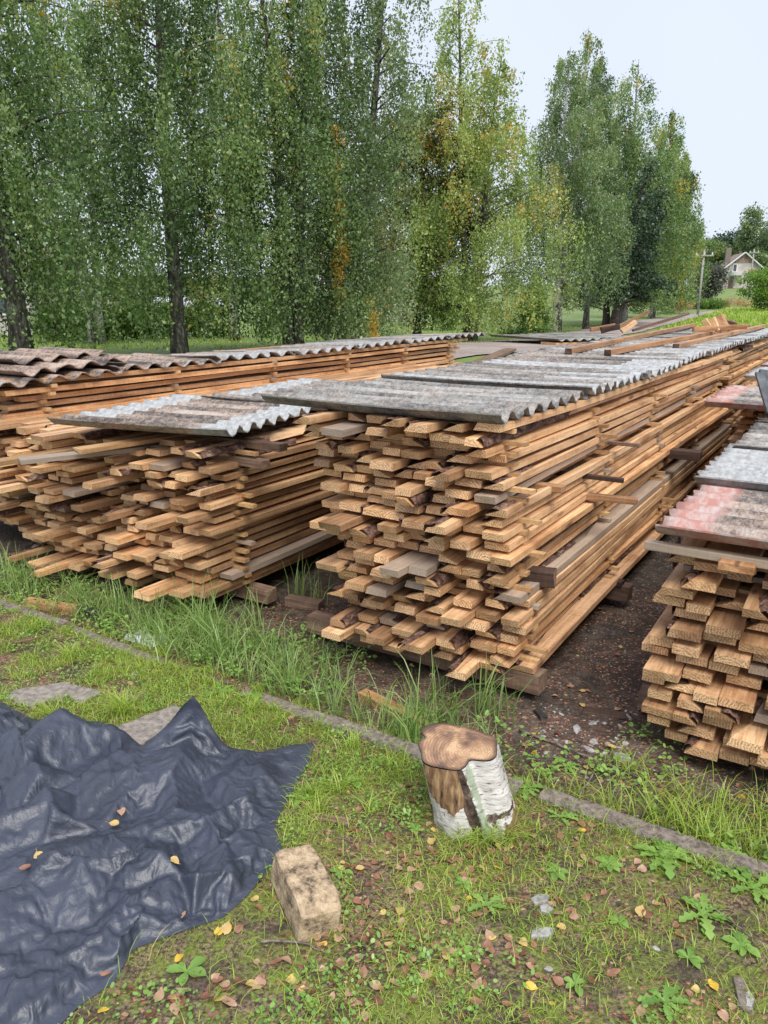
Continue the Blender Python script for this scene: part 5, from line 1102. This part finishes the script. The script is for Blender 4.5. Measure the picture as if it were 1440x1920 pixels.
LT = {'dark brown': .12, 'reddish-brown': .34, 'tan': .62, 'pale yellow': .84, 'bright yellow': 1.0}
LM = {c: [leaf_me(i*7+j, v) for j in range(3)] for i, (c, v) in enumerate(LT.items())}
FIX = [(420, 1855, 'tan'), (485, 1850, 'tan'), (548, 1846, 'pale yellow'), (430, 1885, 'tan'), (330, 1900, 'tan'), (195, 1900, 'bright yellow'), (300, 1870, 'tan'), (410, 1752, 'bright yellow'), (425, 1745, 'pale yellow'), (450, 1745, 'reddish-brown'), (200, 1830, 'reddish-brown'),
       (477, 1690, 'pale yellow'), (595, 1765, 'tan'), (635, 1765, 'tan'), (640, 1810, 'reddish-brown'), (750, 1718, 'pale yellow'), (675, 1635, 'pale yellow'), (880, 1688, 'bright yellow'), (895, 1720, 'reddish-brown'), (1040, 1690, 'reddish-brown'), (1075, 1724, 'tan'),
       (1050, 1745, 'pale yellow'), (1200, 1716, 'pale yellow'), (1338, 1853, 'bright yellow'), (1310, 1690, 'tan'), (1270, 1740, 'reddish-brown'), (1275, 1760, 'reddish-brown'), (1092, 1563, 'bright yellow'), (1078, 1590, 'reddish-brown'), (800, 1517, 'tan'), (660, 1560, 'dark brown'),
       (880, 1610, 'dark brown'), (1150, 1830, 'reddish-brown'), (1110, 1845, 'dark brown'), (895, 1850, 'tan'), (965, 1800, 'reddish-brown'), (340, 1720, 'tan'), (835, 1800, 'pale yellow'), (797, 1832, 'tan'), (370, 1325, 'pale yellow'), (295, 1262, 'pale yellow'), (545, 1350, 'tan'), (965, 1790, 'reddish-brown'),
       (1090, 1300, 'pale yellow'), (1070, 1290, 'tan'), (1103, 1300, 'reddish-brown'), (1092, 1325, 'pale yellow'), (1158, 1333, 'tan'), (1042, 1309, 'tan'), (1163, 1215, 'pale yellow'), (1183, 1187, 'tan'), (1147, 1405, 'pale yellow'), (1125, 1145, 'pale yellow'), (1000, 1440, 'reddish-brown'), (1000, 1380, 'bright yellow'), (985, 1400, 'tan')]
TF = [(228, 1526, 'tan'), (213, 1548, 'pale yellow'), (48, 1630, 'reddish-brown'), (72, 1607, 'pale yellow'), (8, 1583, 'bright yellow'), (328, 1618, 'pale yellow')]
cnt = {}
def place_leaf(p, c, size, lab, grp, tilt=.25, r=rng):
    o = obj('fallen_leaf', r.choice(LM[c])); o.location = p; s_ = size; o.scale = (s_, s_, s_); o.rotation_euler = (r.uniform(-tilt, tilt), r.uniform(-tilt, tilt), r.uniform(0, 6.28)); return tag(o, lab, 'fallen leaf', grp)
for px, py, c in FIX:
    p = gt(px, py); zone = 'on the dirt aisle beside the tall stack' if kerb_s(p.x, p.y) > 0 else ('on the ground below the black sheet' if px < 520 and py > 1600 else 'on the ground above the black sheet' if px < 620 and py < 1400 else 'in the grass right of the concrete block' if px < 800 else 'in the grass of the lower right')
    p.z += .006; place_leaf(p, c, rng.uniform(.026, .04), '%s fallen leaf %s' % (c, zone), '%s fallen leaves %s' % (c, zone))
for k, (px, py, c) in enumerate(TF):
    p = g(px, py, .05); z = tarp_z(p.x, p.y); p = g(px, py, z); p.z += .006
    place_leaf(p, c, .034, '%s leaf lying on the black sheet, %s' % (c, ['in its middle fold', 'just below the tan one', 'near its left side, largest there', 'beside the reddish one', 'at the left edge of the picture', 'in the right part of the sheet'][k]), 'leaves lying on the black sheet', .15)
k = 0; tries = 0
while k < 285 and tries < 6000:
    tries += 1; px = rng.uniform(-20, 1460); py = rng.uniform(1200, 1915)**1.0; p = gt(px, py); x_ = np.array([p.x]); y_ = np.array([p.y])
    if blocked(x_, y_)[0] or abs(kerb_s(p.x, p.y)) < .06: continue
    front = kerb_s(p.x, p.y) < 0
    if not front and (px < 950 or rng.random() < .5): continue
    if rng.random() > (.25+.75*float(smooth(1350, 1600, py)))*float(smooth(.3, .6, fbm(p.x, p.y, 2.2, 99))): continue
    c = rng.choices(list(LT), [.26, .4, .22, .08, .03])[0]
    zone = 'on the dirt aisle beside the tall stack' if not front else ('on the ground below the black sheet' if px < 520 and py > 1600 else 'on the lawn above the black sheet' if px < 620 and py < 1400 else 'in the grass between block and stump' if py < 1640 and px < 1000 else 'in the mossy lower foreground' if px < 1000 else 'among the weeds at lower right')
    p.z += .005; place_leaf(p, c, rng.uniform(.018, .034), '%s fallen leaf %s' % (c, zone), '%s fallen leaves %s' % (c, zone), .35); k += 1
# ------------------------------------------------------------------ single plants
def rosette(px, py, nl, L, lab, wd=.3, lift=.45, tint=.5, serr=.12, seed=0):
    r = random.Random(px*7+py); V = []; f = []; T = []
    for k in range(nl):
        a = k*2.4+r.uniform(-.4, .4); l_ = L*r.uniform(.6, 1.1); up_ = r.uniform(.5, 1.2)*lift; n = 8; b = len(V); tt = tint+r.uniform(-.15, .2)
        for i in range(n+1):
            t = i/n; ww = l_*wd*.5*(math.sin(math.pi*t**1.4)**.8 if 0 < t < 1 else .03)+l_*serr*.25*((i % 2)*2-1)*(0 < i < n)+l_*.015; ww = max(ww, l_*.012); rr_ = l_*t; z = l_*(up_*t-(up_*.9)*t*t)+.004
            for s_ in (-1, 0, 1): V.append((math.cos(a)*rr_-math.sin(a)*s_*ww, math.sin(a)*rr_+math.cos(a)*s_*ww, z+abs(s_)*ww*.35)); T.append(tt)
        for i in range(n):
            for j in range(2): q = b+i*3+j; f.append((q, q+1, q+4, q+3))
    o = obj('weed_plant', mesh('weed_plant', V, f, M['weed'], True, attr={'tint': T}), loc=gt(px, py)); tag(o, lab, 'weed', 'leafy weeds in the yard'); return o
for q in [(1245, 1610, 13, .095, 'large bushy dandelion rosette beside the kerb at lower right'), (1318, 1722, 9, .085, 'bright dandelion rosette with a reddish leaf beside it at lower right'), (1412, 1672, 9, .09, 'broad-leaved dandelion at the right edge below the kerb'),
          (912, 1702, 7, .06, 'small dandelion with a yellow leaf on it in the lower middle'), (1050, 1535, 6, .06, 'two-tone small weed growing against the kerb right of the stump'), (560, 1500, 7, .065, 'plantain rosette right of the black sheet'),
          (350, 1825, 6, .05, 'leafy seedling just below the lower edge of the black sheet'), (868, 1795, 6, .035, 'small seedling in the middle of the mossy foreground'), (1078, 1850, 5, .04, 'upright seedling near the bottom right of centre'), (1245, 1885, 14, .06, 'feathery rosette at the bottom right'),
          (415, 1300, 9, .07, 'broad leafy weed just right of the raised sheet corner'), (205, 1172, 6, .06, 'round-leaved plant below the black-ended timber'), (280, 1178, 6, .06, 'round-leaved plant left of the white scrap'), (985, 1480, 8, .07, 'lobed weed standing against the right side of the stump'),
          (1060, 1440, 9, .06, 'leafy weed on the dirt behind the kerb'), (1355, 1605, 6, .07, 'broad leaf plant behind the kerb at right'), (870, 1660, 6, .03, 'clover-like plant below the stump'), (1140, 1625, 8, .04, 'small clover plant beside the dead leaves right of centre'),
          (665, 1470, 8, .04, 'small leafy weed between the sheet and the stump'), (780, 1560, 7, .035, 'small leafy weed left of the stump foot'), (1160, 1735, 7, .035, 'tiny weed in the mossy patch at right'), (1390, 1780, 9, .045, 'leafy weed near the right edge'), (640, 1640, 8, .035, 'tiny weed just right of the concrete block'),
          (1040, 1640, 9, .04, 'small leafy weed in the middle of the right foreground'), (480, 1310, 8, .05, 'leafy weed by the kerb above the black sheet'), (630, 1290, 10, .06, 'leafy plant between the kerb and the tall stack'), (1290, 1800, 7, .035, 'little weed left of the leaf at lower right')]:
    px, py, nl, L, lab = q; rosette(px, py, nl, L, lab, wd=.27 if L > .05 else .5, serr=.2 if L > .055 else .05, tint=.42 if L > .05 else .4)
def flower(px, py, h_, kind_, lab):
    p = gt(px, py); root = empty('flower', p); tag(root, lab, 'flower', 'small flowers by the stacks'); m = MB(); m.tube([(0, 0, 0), (.006, 0, h_*.5), (.002, .004, h_)], .0012, 5); m.build('stem', M['weed'], root); V = []; f = []; r = random.Random(px)
    for k in range(26):
        a = r.uniform(0, 6.28); e = r.uniform(0, 1.4); d = Vector((math.cos(a)*math.cos(e), math.sin(a)*math.cos(e), math.sin(e)))*.011; s_ = Vector((-math.sin(a), math.cos(a), 0))*.003; b = len(V); V += [tuple(Vector((.002, .004, h_))+q) for q in (s_*.3, -s_*.3, d-s_, d+s_)]; f.append((b, b+1, b+2, b+3))
    obj('flower_head', mesh('flower_head', V, f, M['flower'], attr={'tint': [kind_]*len(V)}), root)
for q in [(1000, 1440, .05, 1.0, 'yellow flower on the dirt right of the stump'), (1386, 1530, .06, 1.0, 'yellow flower in the grass below the right-hand stack'), (1405, 1480, .07, .45, 'tan seed head at the right edge, left one'), (1425, 1480, .075, .45, 'tan seed head at the right edge, right one'), (1412, 1560, .05, .45, 'tan seed head in the grass below the right-hand stack'), (770, 1300, .12, .5, 'white seed head standing before the tall stack'), (808, 1310, .1, .5, 'second white seed head before the tall stack')]: flower(*q)
# ------------------------------------------------------------------ stones and twigs on the dirt
def shard(px, py, s_, lab, mat='stone', grp='flat stones on the dirt aisle', name='stone', fl=.22):
    r = random.Random(px*3+py); p = gt(px, py); n = r.choice([5, 6, 7]); m = MB(); ring = [(math.cos(2*math.pi*i/n+r.uniform(-.3, .3))*s_*r.uniform(.7, 1.2), math.sin(2*math.pi*i/n+r.uniform(-.3, .3))*s_*.6*r.uniform(.7, 1.2)) for i in range(n)]; h_ = s_*fl
    V = [(x, y, -.006) for x, y in ring]+[(x, y, h_*r.uniform(.7, 1.1)) for x, y in ring]+[(x*.8, y*.8, h_*1.25+r.uniform(0, .1)*h_) for x, y in ring]
    m.add(V, [(i, (i+1) % n, n+(i+1) % n, n+i) for i in range(n)]+[(n+i, n+(i+1) % n, 2*n+(i+1) % n, 2*n+i) for i in range(n)]+[tuple(range(2*n, 3*n))]); o = m.build(name, M[mat], bevel=.0015); o.location = p; o.rotation_euler = (r.uniform(-.15, .15), r.uniform(-.15, .15), r.uniform(0, 6.28)); tag(o, lab, 'stone', grp)
r = random.Random(9)
SH = [(1080, 1372, .03, 'long pale shard on the dirt in front of the right-hand stack'), (1108, 1360, .02, 'upright white shard on the dirt aisle'), (1105, 1410, .028, 'white pointed shard beside the thin twig'), (1112, 1395, .022, 'grey shard above the white pointed one'), (1165, 1420, .035, 'largest flat dark shard before the right-hand stack'),
      (1172, 1398, .022, 'dark triangular shard before the right-hand stack'), (1062, 1395, .012, 'small white stone on the dirt'), (1078, 1365, .01, 'round white pebble on the dirt'), (1010, 1690, .03, 'broken grey concrete chip in the lower foreground, upper one'), (1025, 1705, .025, 'broken grey concrete chip in the lower foreground, lower one'),
      (1016, 1752, .035, 'round mossy stone half sunk in the foreground'), (1028, 1820, .014, 'small pale stone near the bottom centre'), (802, 1800, .014, 'white chip in the foreground grass'), (1398, 1885, .035, 'flat rounded stone at the bottom right corner'), (1230, 1780, .014, 'little grey stone in the right foreground'), (250, 1270, .028, 'pale flat stone on the lawn above the black sheet')]
for q in SH: shard(*q)
for i in range(46):
    px, py = r.uniform(1000, 1200), r.uniform(1335, 1470)
    shard(px, py, r.uniform(.006, .015), 'small flat stone chip on the dirt aisle', grp='small stone chips on the dirt aisle')
def twig(P, r0, lab, seed):
    r = random.Random(seed); pts = []; P = [gb(*p, .008) for p in P]
    for i in range(len(P)-1):
        for f in np.linspace(0, 1, 6)[:-1]: q = P[i].lerp(P[i+1], f); pts.append(q+Vector((r.uniform(-.004, .004), r.uniform(-.004, .004), r.uniform(0, .006))))
    pts.append(P[-1]); m = MB(); m.tube([p-P[0] for p in pts], [r0*(1-.6*i/len(pts)) for i in range(len(pts))], 6); o = m.build('twig', M['twig'], sm=True, loc=P[0]); tag(o, lab, 'twig', 'twigs on the ground')
twig([(975, 1375), (1040, 1400), (1120, 1430), (1203, 1465)], .006, 'long thin twig lying across the dirt aisle', 1)
twig([(1085, 1500), (1120, 1445), (1160, 1422)], .004, 'curved thin twig crossing the long one', 2); twig([(1330, 1700), (1380, 1745), (1440, 1790)], .003, 'thin dry stalk at the right edge', 3)
twig([(90, 1300), (120, 1275), (150, 1268)], .004, 'short dark twig above the black sheet at left', 4); twig([(1190, 1480), (1215, 1425), (1220, 1400)], .003, 'bent root under the corner of the right-hand stack', 5); twig([(480, 1770), (560, 1775), (600, 1790)], .004, 'dry stalk below the concrete block', 6)
